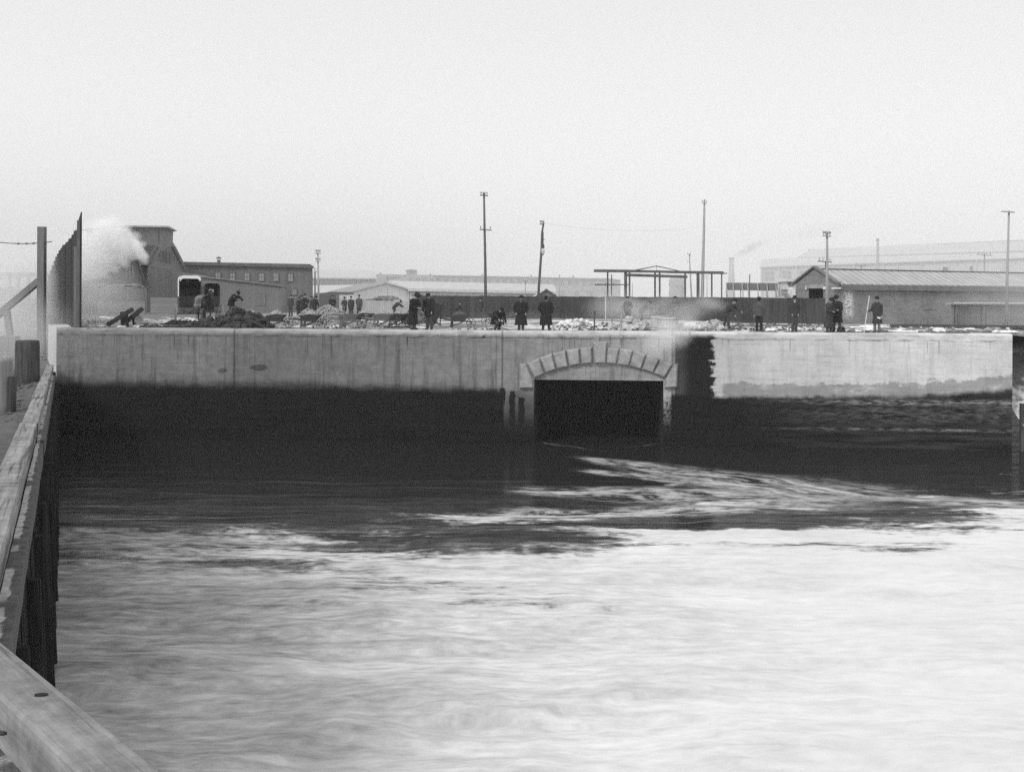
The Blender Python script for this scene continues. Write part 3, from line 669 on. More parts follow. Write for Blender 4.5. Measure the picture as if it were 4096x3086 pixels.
for i in range(9):
    a = R(155 - i * 16.2); cx, cy_ = 666 + 22 * math.cos(a), 962 - 24 * math.sin(a)
    for k in ((-2.6, 0), (2.2, 0), (0, -3), (0, 4))[: (4, 2, 3, 4, 1, 3, 4, 2, 3)[i]]:
        if k[1] == 0: slab(PB, rect(cx + k[0] - .8, cy_ - 6, cx + k[0] + .8, cy_ + 6), .02, .15, mb)
        else: slab(PB, rect(cx - 2.6, cy_ + k[1] - .8, cx + 2.6, cy_ + k[1] + .8), .02, .15, mb)
part('painted_lettering', mb, plain("worn_letter_paint", .36, .3, 6), m_)
# --- second, lower gable in front
PG = Plane(400, 106, 590, 108)
b = thing('low_gabled_shed', 'low dark gabled shed half hidden by the steam, left of the tall barn', 'shed', gp(500, 107))
part('wall', slab(PG, [(330, 1130), (400, 1112), (470, 1080), (549, 1034), (590, 1150), (590, BASE), (330, BASE)], 8), M_bd_dark, b)
part('roof', slab(PG, [(549, 1028), (594, 1152), (588, 1154), (548, 1038)], 8.4, .3), M_roof_d, b)
part('roof', slab(PG, [(330, 1125), (400, 1108), (470, 1076), (548, 1028), (549, 1035), (471, 1083), (400, 1114), (330, 1131)], 8.4, .3), M_roof_d, b)
mb = MB()
for i in range(3): slab(PG, rect(502 + i * 13, 1058 + 2 * i, 510 + i * 13, 1112), .05, .05, mb)
part('pale_slats', mb, M_bd_h, b)
# --- board fence and lumber in front of it
PF = Plane(325, 96, 585, 98)
b = thing('board_fence', 'dark upright-board fence below the steam plume with paler rails nailed low', 'fence', gp(450, 97))
part('boards', slab(PF, [(318, 1144), (583, 1156), (583, 1262), (318, 1262)], .08), M_bd_mid, b)
for x in (382, 583): part('post', slab(PF, rect(x - 5, 1128 if x == 382 else 1150, x + 4, 1268), .3, .15), M_bd_mid, b)
part('low_boards', slab(PF, rect(388, 1204, 580, 1256), .05, .2), M_bd_h, b)
part('low_boards', slab(PF, rect(602, 1190, 712, 1250), .05, .2), M_bd_h, b)
def heap_stones(c, rx, ry, h, n, s, mat, name, label, cat, group=None, seed=1, base=True, kind=None, smin=.5):
    rnd = random.Random(seed); mb = MB(); c = Vector(c)
    def H(dx, dy):
        q = math.hypot(dx / rx, dy / ry); return h * max(0, 1 - q ** 1.35) * (1 + .25 * mnoise.noise(Vector((dx * 1.1 + seed, dy * 1.1, seed))))
    if base:
        N = 18; ix = {}
        for j in range(9):
            for i in range(N):
                a = 2 * math.pi * i / N; t = j / 8; dx, dy = rx * t * math.cos(a), ry * t * math.sin(a)
                ix[i, j] = len(mb.v); mb.v.append(c + Vector((dx, dy, H(dx, dy) * .93 - .03)))
        for j in range(8):
            for i in range(N): mb.f.append((ix[i, j], ix[i, j + 1], ix[(i + 1) % N, j + 1], ix[(i + 1) % N, j]))
    for k in range(n):
        a = rnd.random() * 6.283; t = math.sqrt(rnd.random()); dx, dy = rx * t * math.cos(a), ry * t * math.sin(a)
        q = s * rnd.uniform(smin, 1.35)
        mb.rock(c + Vector((dx, dy, H(dx, dy) + q * .15)), (q * rnd.uniform(.8, 1.3), q * rnd.uniform(.8, 1.3), q * rnd.uniform(.6, 1)), k + seed, .3, **({} if s < .1 else dict(n=12, k=8, rough=.35)))
    return solo(name, mb, mat, label, cat, c, group, kind)
M_stone = plain("broken_stone", .42, .45, 3.5); M_stone_w = plain("white_stone", .68, .2, 4); M_clod = plain("dark_earth", .045, .6, 3)
mb = MB(); rnd = random.Random(3)
for k in range(60):
    p = PF.pt(rnd.uniform(345, 560), rnd.uniform(1138, 1150) + 0, -rnd.uniform(.5, 3)); a = rnd.uniform(-.5, .5)
    mb.box(p, (rnd.uniform(.6, 1.6), .2, .1), Matrix.Rotation(a, 3, 'Z') @ Matrix.Rotation(rnd.uniform(-.2, .2), 3, 'Y'))
solo('lumber_pile', mb, M_bd_h, 'untidy pile of snowy scrap lumber showing above the left board fence', 'lumber pile', gp(450, 99))
# --- left far shed with flat roof seen through the steam
PS = Plane(0, 90, 118, 90)
b = thing('open_shed', 'flat-roofed open shed fading into steam at the far left edge', 'shed', gp(50, 90))
part('roof', slab(PS, rect(-90, 1090, 118, 1100), 6, .2), M_bd_dark, b); part('roof_edge', slab(PS, rect(-90, 1108, 92, 1115), .2, .1), M_bd_dark, b)
for x in (-40, 36, 70, 112): part('post', slab(PS, rect(x - 4, 1100, x + 4, 1300), .3), M_bd_dark, b)
part('back_wall', slab(PS, rect(-90, 1150, 118, 1300), .2, -5), M_bd_mid, b)
# --- far long factory, several blocks
PFa = Plane(1255, 430, 2490, 445)
b = thing('long_factory', 'very long low brick factory on the skyline with window pairs, chimneys and a cupola', 'factory', gp(1800, 438))
part('wall', slab(PFa, [(1500, 1096), (2100, 1106), (2450, 1113), (2482, 1119), (2482, 1290), (1500, 1290)], 24), M_brickf, b)
part('cornice', slab(PFa, [(1560, 1106), (1750, 1100), (2100, 1108), (2482, 1118), (2482, 1121), (2100, 1112), (1750, 1105), (1560, 1111)], .8, .7), M_roof_d, b)
part('gable_front', slab(PFa, [(1564, 1118), (1660, 1098), (1745, 1107), (1745, 1142), (1564, 1142)], 4, 2.5), M_brickf, b)
cup = part('cupola', slab(PFa, rect(1627, 1080, 1668, 1102), 6, -3), M_brickf, b); part('cupola_roof', slab(PFa, [(1619, 1082), (1645, 1076), (1672, 1082)], 8, -2), M_roof_d, cup)
for x, y in ((1522, 1089), (1722, 1093), (1930, 1096), (2126, 1098), (2294, 1101)):
    part('chimney', slab(PFa, rect(x - 3, y, x + 3, y + 16), 1.5, -4), M_brickf, b)
part('snowy_roof', slab(PFa, [(1738, 1103), (1890, 1106), (1890, 1109), (1738, 1106)], 10, -1), M_roof_s, b)
for i, x in enumerate(range(1634, 2460, 29)):
    if 2380 < x < 2400: continue
    y = 1112 + (x - 1634) * .0115
    win(b, PFa, x, y, x + 12, y + 17, M_glass, M_trim, off=.3 if x > 1745 else 2.8)
    if x > 2170 and i % 2: win(b, PFa, x, y + 44, x + 12, y + 62, M_glass, M_trim, off=.3)
PFb = Plane(1250, 330, 1506, 335)
b = thing('pale_roofed_mill', 'long mill with a plain pale roof right of the dark board building', 'mill', gp(1380, 332))
part('wall', slab(PFb, [(1245, 1112), (1504, 1114), (1504, 1290), (1245, 1290)], 16), M_brickf, b)
def roofquad(pl, poly, mat, b, name='roof', d=.4, back=0):      # sloping roof sheet between an eave and a set-back ridge: (x,y,backset)
    P = [pl.pt(x, y, -o_) for x, y, o_ in poly]; return part(name, MB().prism(P, (0, 0, d)), mat, b)
roofquad(PFb, [(1243, 1114, -.6), (1507, 1116, -.6), (1500, 1086, 8), (1243, 1084, 8)], M_roof_s, b)
for i in range(11): win(b, PFb, 1262 + i * 22, 1118 + i * .15, 1275 + i * 22, 1133 + i * .15, M_glass, M_trim, off=.2)
# low light roof between mill and white shed
PW0 = Plane(1256, 200, 1420, 200)
b = thing('low_store', 'low pale-roofed store behind the group of standing men', 'shed', gp(1330, 200))
part('wall', slab(PW0, rect(1250, 1180, 1440, 1290), 10), M_bd_mid, b); roofquad(PW0, [(1240, 1186, -.4), (1470, 1184, -.4), (1450, 1146, 7), (1240, 1150, 7)], M_roof_s, b)
# --- white gabled shed with a long roof to the right
PW = Plane(1412, 140, 1640, 146)
b = thing('white_shed', 'whitewashed gabled shed with a long snow-covered roof running right behind the dark fence', 'shed', gp(1540, 143))
part('gable_wall', slab(PW, [(1414, 1166), (1546, 1134), (1638, 1159), (1638, 1290), (1414, 1290)], 6), M_white, b)
part('verge', slab(PW, [(1408, 1166), (1546, 1131), (1546, 1134), (1408, 1169)], 6.3, .3), M_trim, b)
part('verge', slab(PW, [(1546, 1131), (1643, 1158), (1643, 1161), (1546, 1134)], 6.3, .3), M_trim, b)
PW2 = Plane(1640, 146, 2230, 150)
part('long_wall', slab(PW2, [(1640, 1166), (2225, 1172), (2225, 1290), (1640, 1290)], 8), M_white, b)
part('fascia', slab(PW2, [(1636, 1163), (2180, 1170), (2180, 1173), (1636, 1167)], .3, .5), M_bd_dark, b)
roofquad(PW2, [(1634, 1164, -.8), (2228, 1176, -.8), (2215, 1148, 6), (1548, 1133, 6)], M_roof_s, b)
# --- little hut roof behind the fence
PH = Plane(2130, 95, 2242, 95)
b = thing('small_hut', 'small dark hut whose gabled roof peeps over the fence beside a leaning pole', 'hut', gp(2185, 95))
part('wall', slab(PH, [(2137, 1186), (2184, 1158), (2224, 1183), (2224, 1290), (2137, 1290)], 3), M_bd_mid, b)
part('roof', slab(PH, [(2130, 1186), (2183, 1152), (2184, 1157), (2133, 1190)], 3.4, .25), M_roof_s, b)
part('roof', slab(PH, [(2183, 1152), (2228, 1182), (2226, 1186), (2183, 1157)], 3.4, .25), M_roof_d, b)
# --- plank fence behind the standing men, and pale fence with lumber
PK = Plane(1250, 90, 1345, 90)
b = thing('plank_screen', 'dark screen of horizontal planks behind the men, its top sloping', 'fence', gp(1290, 90))
part('planks', slab(PK, [(1256, 1174), (1345, 1166), (1345, 1262), (1256, 1262)], .1), boards("dark_horizontal_planks", .10, .18, .35, True), b)
part('end_board', slab(PK, rect(1345, 1178, 1356, 1262), .15, .0), M_bd_dark, b); part('post', slab(PK, rect(1264, 1170, 1270, 1262), .2, .15), M_bd_dark, b)
PK2 = Plane(1345, 92, 1662, 90)
M_palebd = boards("pale_worn_boards", .36, .17, .22)
b = thing('pale_fence', 'low pale board fence between the plank screen and the dark fence', 'fence', gp(1500, 91))
part('boards', slab(PK2, [(1356, 1192), (1450, 1201), (1662, 1205), (1662, 1262), (1356, 1262)], .08), M_palebd, b)
for x in (1452, 1556, 1648): part('post', slab(PK2, rect(x - 2, 1196, x + 2, 1262), .15, -.15), M_trim, b)
def lumber(name, pl, x0, y0, x1, y1, rows_, label, off=-2, ragged=8):
    rnd = random.Random(x0); b = thing(name, label, 'lumber pile', gp((x0 + x1) / 2, pl.a.y + 2))
    for r_ in range(rows_):
        ya, yb = y0 + (y1 - y0) * r_ / rows_, y0 + (y1 - y0) * (r_ + 1) / rows_
        part('plank', slab(pl, rect(x0 + rnd.uniform(0, ragged), ya + .3, x1 - rnd.uniform(0, ragged), yb - .5), 1.5, off + rnd.uniform(0, .2)), (M_trim, M_bd_mid, M_palebd)[rnd.randrange(3)], b)
    return b
lumber('lumber_stack', PK2, 1480, 1183, 1580, 1204, 5, 'long stack of planks showing above the pale fence', ragged=30)
lumber('lumber_stack', PK2, 1460, 1191, 1502, 1206, 3, 'short dark block of timber above the left end of the pale fence', ragged=2)
lumber('lumber_stack', PK2, 1643, 1176, 1670, 1208, 8, 'small square crib of stacked boards where pale and dark fences meet', ragged=3)
# --- the long dark fence
def fence_run(name, label, x0, Y0, x1, Y1, ytop0, ytop1, mat, n=None, w=.3, seed=0, postmat=None):
    pl = Plane(x0, Y0, x1, Y1); rnd = random.Random(seed)
    L_ = (pl.b - pl.a); L_.z = 0; tot = L_.length; n = int(tot / w); mb = MB()
    za, zb = pl.pt(x0, ytop0).z, pl.pt(x1, ytop1).z
    th = thing(name, label, 'fence', (pl.a + pl.b) / 2)
    for i in range(n):
        t0, t1 = i / n, (i + 1) / n; p0, p1 = pl.a + pl.d * tot * t0, pl.a + pl.d * tot * (t1 - .004 / tot)
        z = za + (zb - za) * t0 + rnd.uniform(-.02, .02); o_ = pl.n * rnd.uniform(0, .02)
        mb.hexa([Vector((q.x, q.y, DK - .3)) for q in (p0 + o_, p1 + o_, p1 + o_ + pl.n * .03, p0 + o_ + pl.n * .03)],
                [Vector((q.x, q.y, z)) for q in (p0 + o_, p1 + o_, p1 + o_ + pl.n * .03, p0 + o_ + pl.n * .03)])
    part('boards', mb, mat, th)
    for zr in (.45, 1.35):
        part('rail', MB().beam(pl.a + pl.n * .09 + Vector((0, 0, zr)), pl.b + pl.n * .09 + Vector((0, 0, zr)), .06, .1), mat, th)
    return th, pl
M_fence = boards("dark_creosoted_fence", .048, .3, .6, gap=.85, streak=3)
fence_run('dark_fence', 'long dark board fence across the middle of the yard, left length', 1660, 87, 2420, 84, 1181, 1187, M_fence, seed=1)
fence_run('dark_fence', 'long dark board fence across the yard, right length ending at the brick shed', 2424, 84, 3306, 69.3, 1186, 1192, M_fence, seed=2)
PR = Plane(3812, 65.5, 4200, 69)
b = thing('lean_to_screen', 'dark board screen with a snowy ledge leaning on the brick shed', 'fence', gp(3950, 66))
part('boards', slab(PR, rect(3812, 1215, 4200, 1310, .003), .1), boards("stained_screen_boards", .16, .5, .35), b)
part('cap_board', slab(PR, rect(3806, 1211, 4200, 1217, .003), .45, .3), M_trim, b); part('snow_ledge', slab(PR, rect(3830, 1209.5, 4200, 1211.3, .003), .3, .25), M_snow, b)
for x in (3814, 3826, 3936, 4038): part('post', slab(PR, rect(x - 3, 1216, x + 3, 1310), .12, .14), M_bd_mid, b)
# --- billboard behind the fence (seen from its braced back)
PBB = Plane(2905, 104, 3112, 102)
b = thing('billboard', 'dark billboard seen from behind with slanting pale braces', 'billboard', gp(3000, 103))
part('panel', slab(PBB, [(2905, 1130), (3110, 1132), (3110, 1163), (2905, 1160)], .1), boards("billboard_boards", .16, .2, .2), b)
for x in (2905, 2962, 3032, 3067, 3103): part('leg', slab(PBB, rect(x - 1.5, 1132, x + 1.5, 1250), .12, -.12), M_trim, b)
for x in (2905, 2932, 2968, 2990, 3030, 3067, 3103):
    p, q = PBB.pt(x, 1133, .1), PBB.pt(x + 12, 1190, 2.2); q.z = DK
    part('brace', MB().beam(p, q, .09, .09), M_shut, b)
mb = MB(); rnd = random.Random(5)
for k in range(40):
    p = PBB.pt(rnd.uniform(2990, 3210), 1178, 4); mb.box((p.x + rnd.uniform(-1, 1), p.y + rnd.uniform(0, 3), DK + .9 + .12 * (k % 8)), (rnd.uniform(3, 7), .3, .1), Matrix.Rotation(rnd.uniform(-.1, .1), 3, 'Z'))
solo('lumber_pile', mb, M_palebd, 'low spread of snowy lumber under the billboard', 'lumber pile', gp(3100, 100))
# --- brick shed at the right
def brick_mat(name, v):
    g = G(name); P = g.pos(); x, y, z = g.xyz(P)
    br = g.t.nodes.new("ShaderNodeTexBrick"); g.L(g.comb(g.m('ADD', g.m('MULTIPLY', x, .483), g.m('MULTIPLY', y, 1.329)), z, 0), br.inputs['Vector'])
    br.inputs['Scale'].default_value = 1.0; br.inputs['Brick Width'].default_value = .30; br.inputs['Row Height'].default_value = .085; br.inputs['Mortar Size'].default_value = .012
    for i, c in ((1, v * .75), (2, v * 1.2), (3, v * 1.7)): br.inputs[i].default_value = (c, c, c, 1)
    bw_ = g.t.nodes.new("ShaderNodeRGBToBW"); g.t.links.new(br.outputs[0], bw_.inputs[0])
    big = g.noise(P, .8, 5); c = g.m('MULTIPLY', bw_.outputs[0], g.ss(big, .3, .7, .8, 1.15, True))
    a0, a1 = gp(3378, 70).x, gp(3422, 70).x                      # lime bloom running down near the corner
    e = g.m('MULTIPLY', g.ss(x, a0 - .2, a0 + .3), g.ss(x, a1 + .3, a1 - .3)); e = g.m('MULTIPLY', e, g.ss(g.noise(g.map(P, (1.5, 1.5, 3.2)), 2.5, 5, .75), .44, .52)); e = g.m('MULTIPLY', e, g.ss(z, DK + .1, DK + .8))
    e = g.m('MULTIPLY', e, g.ss(y, 72.5, 71.5))
    return g.done(g.mix(e, c, .62), .92)
M_brick = brick_mat("shed_brick", .17)
A = gp(3342, 70); A.z = 0; Bd = Vector((.906, .423, 0)); Cd = Vector((-.423, .906, 0)); SL, SWd = 30.0, 4.0
eave_z = at(3343, 1139, 70).z; ridge_z = at(3273, 1078, 71.5).z
b = thing('brick_shed', 'long low brick shed with a ribbed metal roof and a dark doorway in its gable', 'shed', (A.x, A.y, DK))
C2 = A + Cd * SWd; D2 = A + Bd * SL; apex = A + Cd * SWd * .5
mb = MB(); hz = eave_z - .12
dz0, dzt = DK - .5, at(3240, 1152, 71).z
dw0, dw1 = .30, .66                                   # door along the gable (from near corner)
def gpt(t, z): q = A + Cd * SWd * t; return Vector((q.x, q.y, z))
mb.add([gpt(0, dz0), gpt(dw0, dz0), gpt(dw0, hz), gpt(0, hz)], [(0, 1, 2, 3)])
mb.add([gpt(dw1, dz0), gpt(1, dz0), gpt(1, hz), gpt(dw1, hz)], [(0, 1, 2, 3)])
mb.add([gpt(dw0, dzt), gpt(dw1, dzt), gpt(dw1, hz), gpt(dw0, hz)], [(0, 1, 2, 3)])
mb.add([gpt(0, hz), gpt(1, hz), gpt(1, eave_z + .1), gpt(.5, ridge_z + .16), gpt(0, eave_z + .1)], [(0, 1, 2, 3, 4)])
q = D2
mb.add([Vector((A.x, A.y, dz0)), Vector((A.x, A.y, hz)), Vector((D2.x, D2.y, hz)), Vector((D2.x, D2.y, dz0))], [(0, 1, 2, 3)])
E2 = C2 + Bd * SL
mb.add([Vector((C2.x, C2.y, dz0)), Vector((C2.x, C2.y, hz)), Vector((E2.x, E2.y, hz)), Vector((E2.x, E2.y, dz0))], [(0, 1, 2, 3)])
mb.add([Vector((D2.x, D2.y, dz0)), Vector((E2.x, E2.y, dz0)), Vector((E2.x, E2.y, hz)), Vector((D2.x, D2.y, hz))], [(0, 1, 2, 3)])
part('brick_wall', mb, M_brick, b)
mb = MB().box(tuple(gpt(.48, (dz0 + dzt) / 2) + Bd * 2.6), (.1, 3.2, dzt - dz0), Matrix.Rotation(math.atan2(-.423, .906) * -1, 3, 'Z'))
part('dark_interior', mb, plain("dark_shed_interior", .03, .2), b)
lin = part('door_lintel', MB().beam(gpt(dw0 - .05, dzt + .12) - Bd * .03, gpt(dw1 + .05, dzt + .12) - Bd * .03, .22, .26), M_trim, b)
for t in (dw0 - .04, dw1 + .04): part('lintel_end', MB().box(gpt(t, dzt + .02) - Bd * .06, (.16, .16, .18)), M_snow, lin)
cop = MB(); cop.beam(gpt(-.06, eave_z + .12) - Bd * .02, gpt(.5, ridge_z + .22) - Bd * .02, .34, .1); cop.beam(gpt(.5, ridge_z + .22) - Bd * .02, gpt(1.06, eave_z + .12) - Bd * .02, .34, .1)
part('gable_coping', cop, M_bd_mid, b)
for t in (-.03, 1.03): part('kneeler', MB().box(gpt(t, eave_z - .22) - Bd * .05, (.5, .34, .1), Matrix.Rotation(.43, 3, 'Z')), M_snow, b)
part('corner_pier', MB().box(gpt(.03, eave_z + .02) + Bd * .25, (.5, .4, .36), Matrix.Rotation(.43, 3, 'Z')), M_brick, b)
g = G("ribbed_tin_roof"); P = g.pos(); x, y, z = g.xyz(P); s_ = g.m('FRACT', g.m('DIVIDE', g.m('ADD', g.m('MULTIPLY', x, .906), g.m('MULTIPLY', y, .423)), .62))
rb = g.m('MULTIPLY', g.ss(s_, 0, .1), g.ss(s_, .28, .12)); g.bump(rb, 1.0, .05)
M_tin = g.done(g.m('MULTIPLY', g.mix(rb, .42, .33), g.ss(g.noise(P, 1.0, 5), .3, .7, .85, 1.12, True)), .7)
ov = .22; r0 = A - Cd * ov; r1 = A + Cd * SWd * .5
zr0, zr1 = eave_z + .02, ridge_z
def rf(a, b_, z0, z1, nm, mat, th=.06):
    P = [Vector((a.x, a.y, z0)) + Bd * .28, Vector((a.x, a.y, z0)) + Bd * (SL + .3), Vector((b_.x, b_.y, z1)) + Bd * (SL + .3), Vector((b_.x, b_.y, z1)) + Bd * .28]
    return part(nm, MB().prism(P, (0, 0, th)), mat, b)
rf(r0, r1, zr0, zr1, 'roof', M_tin); rf(C2 + Cd * ov, r1, zr0, zr1, 'roof', M_tin, .055)
part('eave_fascia', MB().beam(r0 + Bd * .28 + Vector((0, 0, eave_z - .16)), r0 + Bd * (SL + .3) + Vector((0, 0, eave_z - .16)), .12, .36), M_bd_dark, b)
part('ridge_cap', MB().beam(r1 + Bd * .2 + Vector((0, 0, ridge_z + .08)), r1 + Bd * (SL + .3) + Vector((0, 0, ridge_z + .08)), .25, .06), M_bd_dark, b)
for u_ in (8.4, 20.2):
    q = A + Bd * u_ - Cd * .015; part('bricked_window', MB().box((q.x, q.y, DK + 1.55), (1.1, .05, 1.2), Matrix.Rotation(math.atan2(.423, .906), 3, 'Z')), M_brick, b)
# --- small pale office left of the brick shed
PO = Plane(3130, 100, 3200, 100)
b = thing('pale_hut', 'tiny pale hut with a double window just left of the brick shed', 'hut', gp(3165, 100))
part('wall', slab(PO, rect(3145, 1124, 3205, 1260), 3), M_white, b); part('roof', slab(PO, [(3140, 1126), (3150, 1112), (3210, 1112), (3210, 1126)], 3.4, .3), M_roof_s, b)
for x in (3154, 3168): win(b, PO, x, 1130, x + 9, 1143, M_glass, M_shut, off=.05)
lumber('lumber_stack', PO, 3139, 1157, 3152, 1184, 6, 'small upright crib of boards left of the brick shed doorway', off=1, ragged=2)
# --- great foundry hall fading into the haze at right
PHl = Plane(3040, 560, 4300, 470)
b = thing('foundry_hall', 'huge hazy foundry hall with stepped monitor roofs behind the brick shed', 'factory', gp(3600, 520))
M_frame0 = plain("sooty_iron", .05, .2)
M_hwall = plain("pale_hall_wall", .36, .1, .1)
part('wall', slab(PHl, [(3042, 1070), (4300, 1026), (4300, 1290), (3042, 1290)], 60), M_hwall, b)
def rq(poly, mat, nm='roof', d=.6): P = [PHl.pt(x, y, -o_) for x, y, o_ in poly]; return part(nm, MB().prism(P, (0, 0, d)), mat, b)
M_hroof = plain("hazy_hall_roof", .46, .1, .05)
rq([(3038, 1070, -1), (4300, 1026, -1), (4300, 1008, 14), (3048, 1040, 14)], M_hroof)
part('upper_wall', slab(PHl, [(3150, 1038), (3190, 1030), (4300, 996), (4300, 1012), (3190, 1042)], 30, -16), M_hwall, b)
rq([(3190, 1032, 15), (4300, 1000, 15), (4300, 958, 30), (3245, 1000, 30)], M_hroof)
part('monitor_band', slab(PHl, [(3232, 997), (4300, 950), (4300, 962), (3232, 1004)], 10, -31), M_frame0, b)
part('eave_line', slab(PHl, [(3040, 1069), (4300, 1025), (4300, 1030), (3040, 1074)], .6, 1.2), M_frame0, b)
part('eave_line', slab(PHl, [(3190, 1031), (4300, 999), (4300, 1003), (3190, 1035)], .6, -15), M_frame0, b)
for x in (3043, 3112, 3182, 3255, 3330, 3410, 3495, 3585, 3680, 3790, 3900, 4010):
    y = 1070 - (x - 3042) * .035; part('pilaster', slab(PHl, rect(x, y + 4, x + 7, 1290), 1, 1.0), M_trim, b)
    if x < 3350: win(b, PHl, x + 16, y + 16, x + 52, y + 50, M_glass, M_shut, off=.3)
for x, y0, h, w in ((2925, 1037, 110, 10), (3510, 964, 120, 5)):
    Y = 640 if x < 3000 else 430; p = at(x, y0, Y); base = gp(x, Y)
    s = thing('smokestack', 'tapering brick smokestack trailing smoke, right of the timber frame' if x < 3000 else 'tall thin smokestack rising behind the brick shed roof', 'chimney', base)
    part('shaft', MB().lathe([(w * Y / F * 1.7, 0), (w * Y / F * 1.2, (p.z - DK) * .6), (w * Y / F * .95, p.z - DK)], base, 16), M_brickf, s, smooth=True)
    part('rim', MB().lathe([(w * Y / F * 1.0, 0), (w * Y / F * 1.15, .3), (w * Y / F * 1.15, 1.2), (w * Y / F * .8, 1.3)], (base.x, base.y, p.z - .2), 16), M_bd_mid, s)
base = gp(2708, 420); p = at(2708, 1100, 420)
s = thing('smokestack', 'faint stepped chimney seen through the timber frame', 'chimney', base)
part('shaft', MB().lathe([(3.6, 0), (3.0, (p.z - DK) * .6), (2.5, p.z - DK)], base, 14), M_brickf, s, smooth=True)
part('rim', MB().lathe([(2.8, 0), (3.3, .6), (3.3, 3.2), (2.6, 3.4)], (base.x, base.y, p.z - 5), 14), M_brickf, s)
for x, Y, y0, w in ((3585 + 195, 300, 1072, 10), (3885, 300, 1070, 6)):
    b2 = gp(x, Y); p = at(x, y0, Y); s = thing('roof_tank', 'small dark tank on the skyline, %s of the pair right of the thin smokestack' % ('wider' if w > 8 else 'narrower'), 'tank', b2)
    part('tank', MB().lathe([(w * Y / F, 0), (w * Y / F, p.z - DK)], b2, 12), M_bd_mid, s); part('lid', MB().lathe([(w * Y / F * 1.1, 0), (.1, .5)], (b2.x, b2.y, p.z), 12), M_roof_d, s)

# --- timber frame / unfinished pavilion
M_frame = plain("frame_timber", .10, .35, 3, (1, 1, .4))
PT = Plane(2380, 90, 2905, 93); PT2 = Plane(2505, 97, 2755, 98)
b = thing('unfinished_pavilion', 'unfinished open timber frame with a flat truss standing behind the fence', 'frame', gp(2640, 92))
part('top_beam', slab(PT, [(2382, 1077), (2500, 1078), (2620, 1081), (2720, 1083), (2895, 1085), (2895, 1096), (2720, 1093), (2620, 1090), (2500, 1089), (2380, 1088)], .4, .05), M_frame, b)
part('beam_end', slab(PT, rect(2845, 1091, 2909, 1095), .3, -.3), M_frame, b)
part('truss', slab(PT, [(2540, 1079), (2627, 1062), (2628, 1065), (2550, 1081)], .2, .1), M_frame, b); part('truss', slab(PT, [(2627, 1062), (2725, 1084), (2715, 1084), (2627, 1065)], .2, .1), M_frame, b)
part('king_rod', slab(PT, rect(2626.6, 1064, 2627.6, 1082), .05, .1), M_frame, b)
part('low_beam', slab(PT, [(2384, 1135), (2515, 1136), (2515, 1140), (2380, 1141)], .25, .1), M_frame, b)
part('back_beam', slab(PT2, [(2511, 1094), (2620, 1097), (2750, 1102), (2750, 1112), (2620, 1108), (2511, 1105)], .35, .05), M_frame, b)
for x, w, pl in ((2431.5, 5, PT), (2504, 9, PT), (2794, 9, PT), (2848, 5, PT), (2887.5, 4, PT), (2519, 6, PT2), (2621, 6, PT2), (2639.5, 6, PT2), (2741.5, 6, PT2)):
    part('post', slab(pl, rect(x - w / 2, 1088, x + w / 2, 1275), w * .021), M_frame, b)
# --- utility poles
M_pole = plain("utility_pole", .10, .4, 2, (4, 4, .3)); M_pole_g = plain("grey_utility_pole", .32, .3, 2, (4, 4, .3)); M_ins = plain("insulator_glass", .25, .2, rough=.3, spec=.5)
def pole(label, pts, Y, w0, w1, arms=(), mat=None, zb=None, base_y=None):
    mat = mat or M_pole; top = at(*pts[-1], Y); bx = gp(pts[0][0], Y); b = thing('utility_pole', label, 'utility pole', bx, 'utility poles across the yard')
    P = [bx] + [at(x, y, Y) for x, y in pts[1:]]; n = len(P)
    part('shaft', MB().tube(P, [(w0 + (w1 - w0) * i / (n - 1)) / 2 * Y / F for i in range(n)], 10), mat, b, smooth=True)
    for (xc, yc, hw, th, ins) in arms:
        mb = MB(); a = at(xc - hw, yc - hw * .03, Y - .14); c = at(xc + hw, yc + hw * .12, Y - .14); mb.beam(a, c, .12, th * Y / F)
        arm = part('crossarm', mb, mat, b)
        for k in range(ins):
            t = (k + .5) / ins if ins > 2 else (.1, .9)[k]; q = a + (c - a) * t
            part('insulator', MB().lathe([(.02, 0), (.02, .12), (.06, .14), (.07, .22), (.03, .3)], q + Vector((0, 0, .03)), 8), M_ins, arm)
    return b
pole('tall dark utility pole with two short crossarms, nearest the middle of the yard', [(1943, 1250), (1941, 1050), (1938, 900), (1936, 771)], 96, 12, 7.5, [(1936, 781, 16, 4, 4), (1942, 918, 24, 4, 2)])
pb = pole('crooked dark pole leaning right with a lamp hung on its side', [(2148, 1250), (2156, 1140), (2166, 1000), (2168, 930), (2175, 890)], 90, 12, 7, [(2168, 896, 9, 4, 3)])
mb = MB().tube([at(2170, 942, 89.8), at(2173, 946, 89.8), at(2173, 958, 89.8)], .03, 6); mb.beam(at(2166, 958, 89.8), at(2179, 958, 89.8), .06, .06)
part('lamp_bracket', mb, iron, pb)
lmp = thing('arc_lamp', 'long glass arc lamp hanging beside the crooked pole', 'lamp', at(2172, 985, 89.8))
part('lamp_hood', MB().lathe([(.04, -.05), (.12, .0), (.12, .3), (.05, .35), (.05, 1.4), (.02, 1.42)], at(2172, 988, 89.8) - Vector((0, 0, .1)), 10), iron, lmp)
part('lamp_globe', MB().lathe([(.04, -.65), (.13, -.4), (.15, -.15), (.1, 0)], at(2172, 992, 89.8), 12), plain("lamp_glass", .5, .1, rough=.2, spec=.6), lmp, smooth=True)
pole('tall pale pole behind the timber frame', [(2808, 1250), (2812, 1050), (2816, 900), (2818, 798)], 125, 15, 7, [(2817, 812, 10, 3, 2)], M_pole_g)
pole('thick pole with a short crossarm in front of the brick shed', [(3306, 1275), (3308, 1150), (3309, 1040), (3308, 935)], 68.5, 13, 9, [(3307, 943, 17, 4, 4)], M_pole_g)
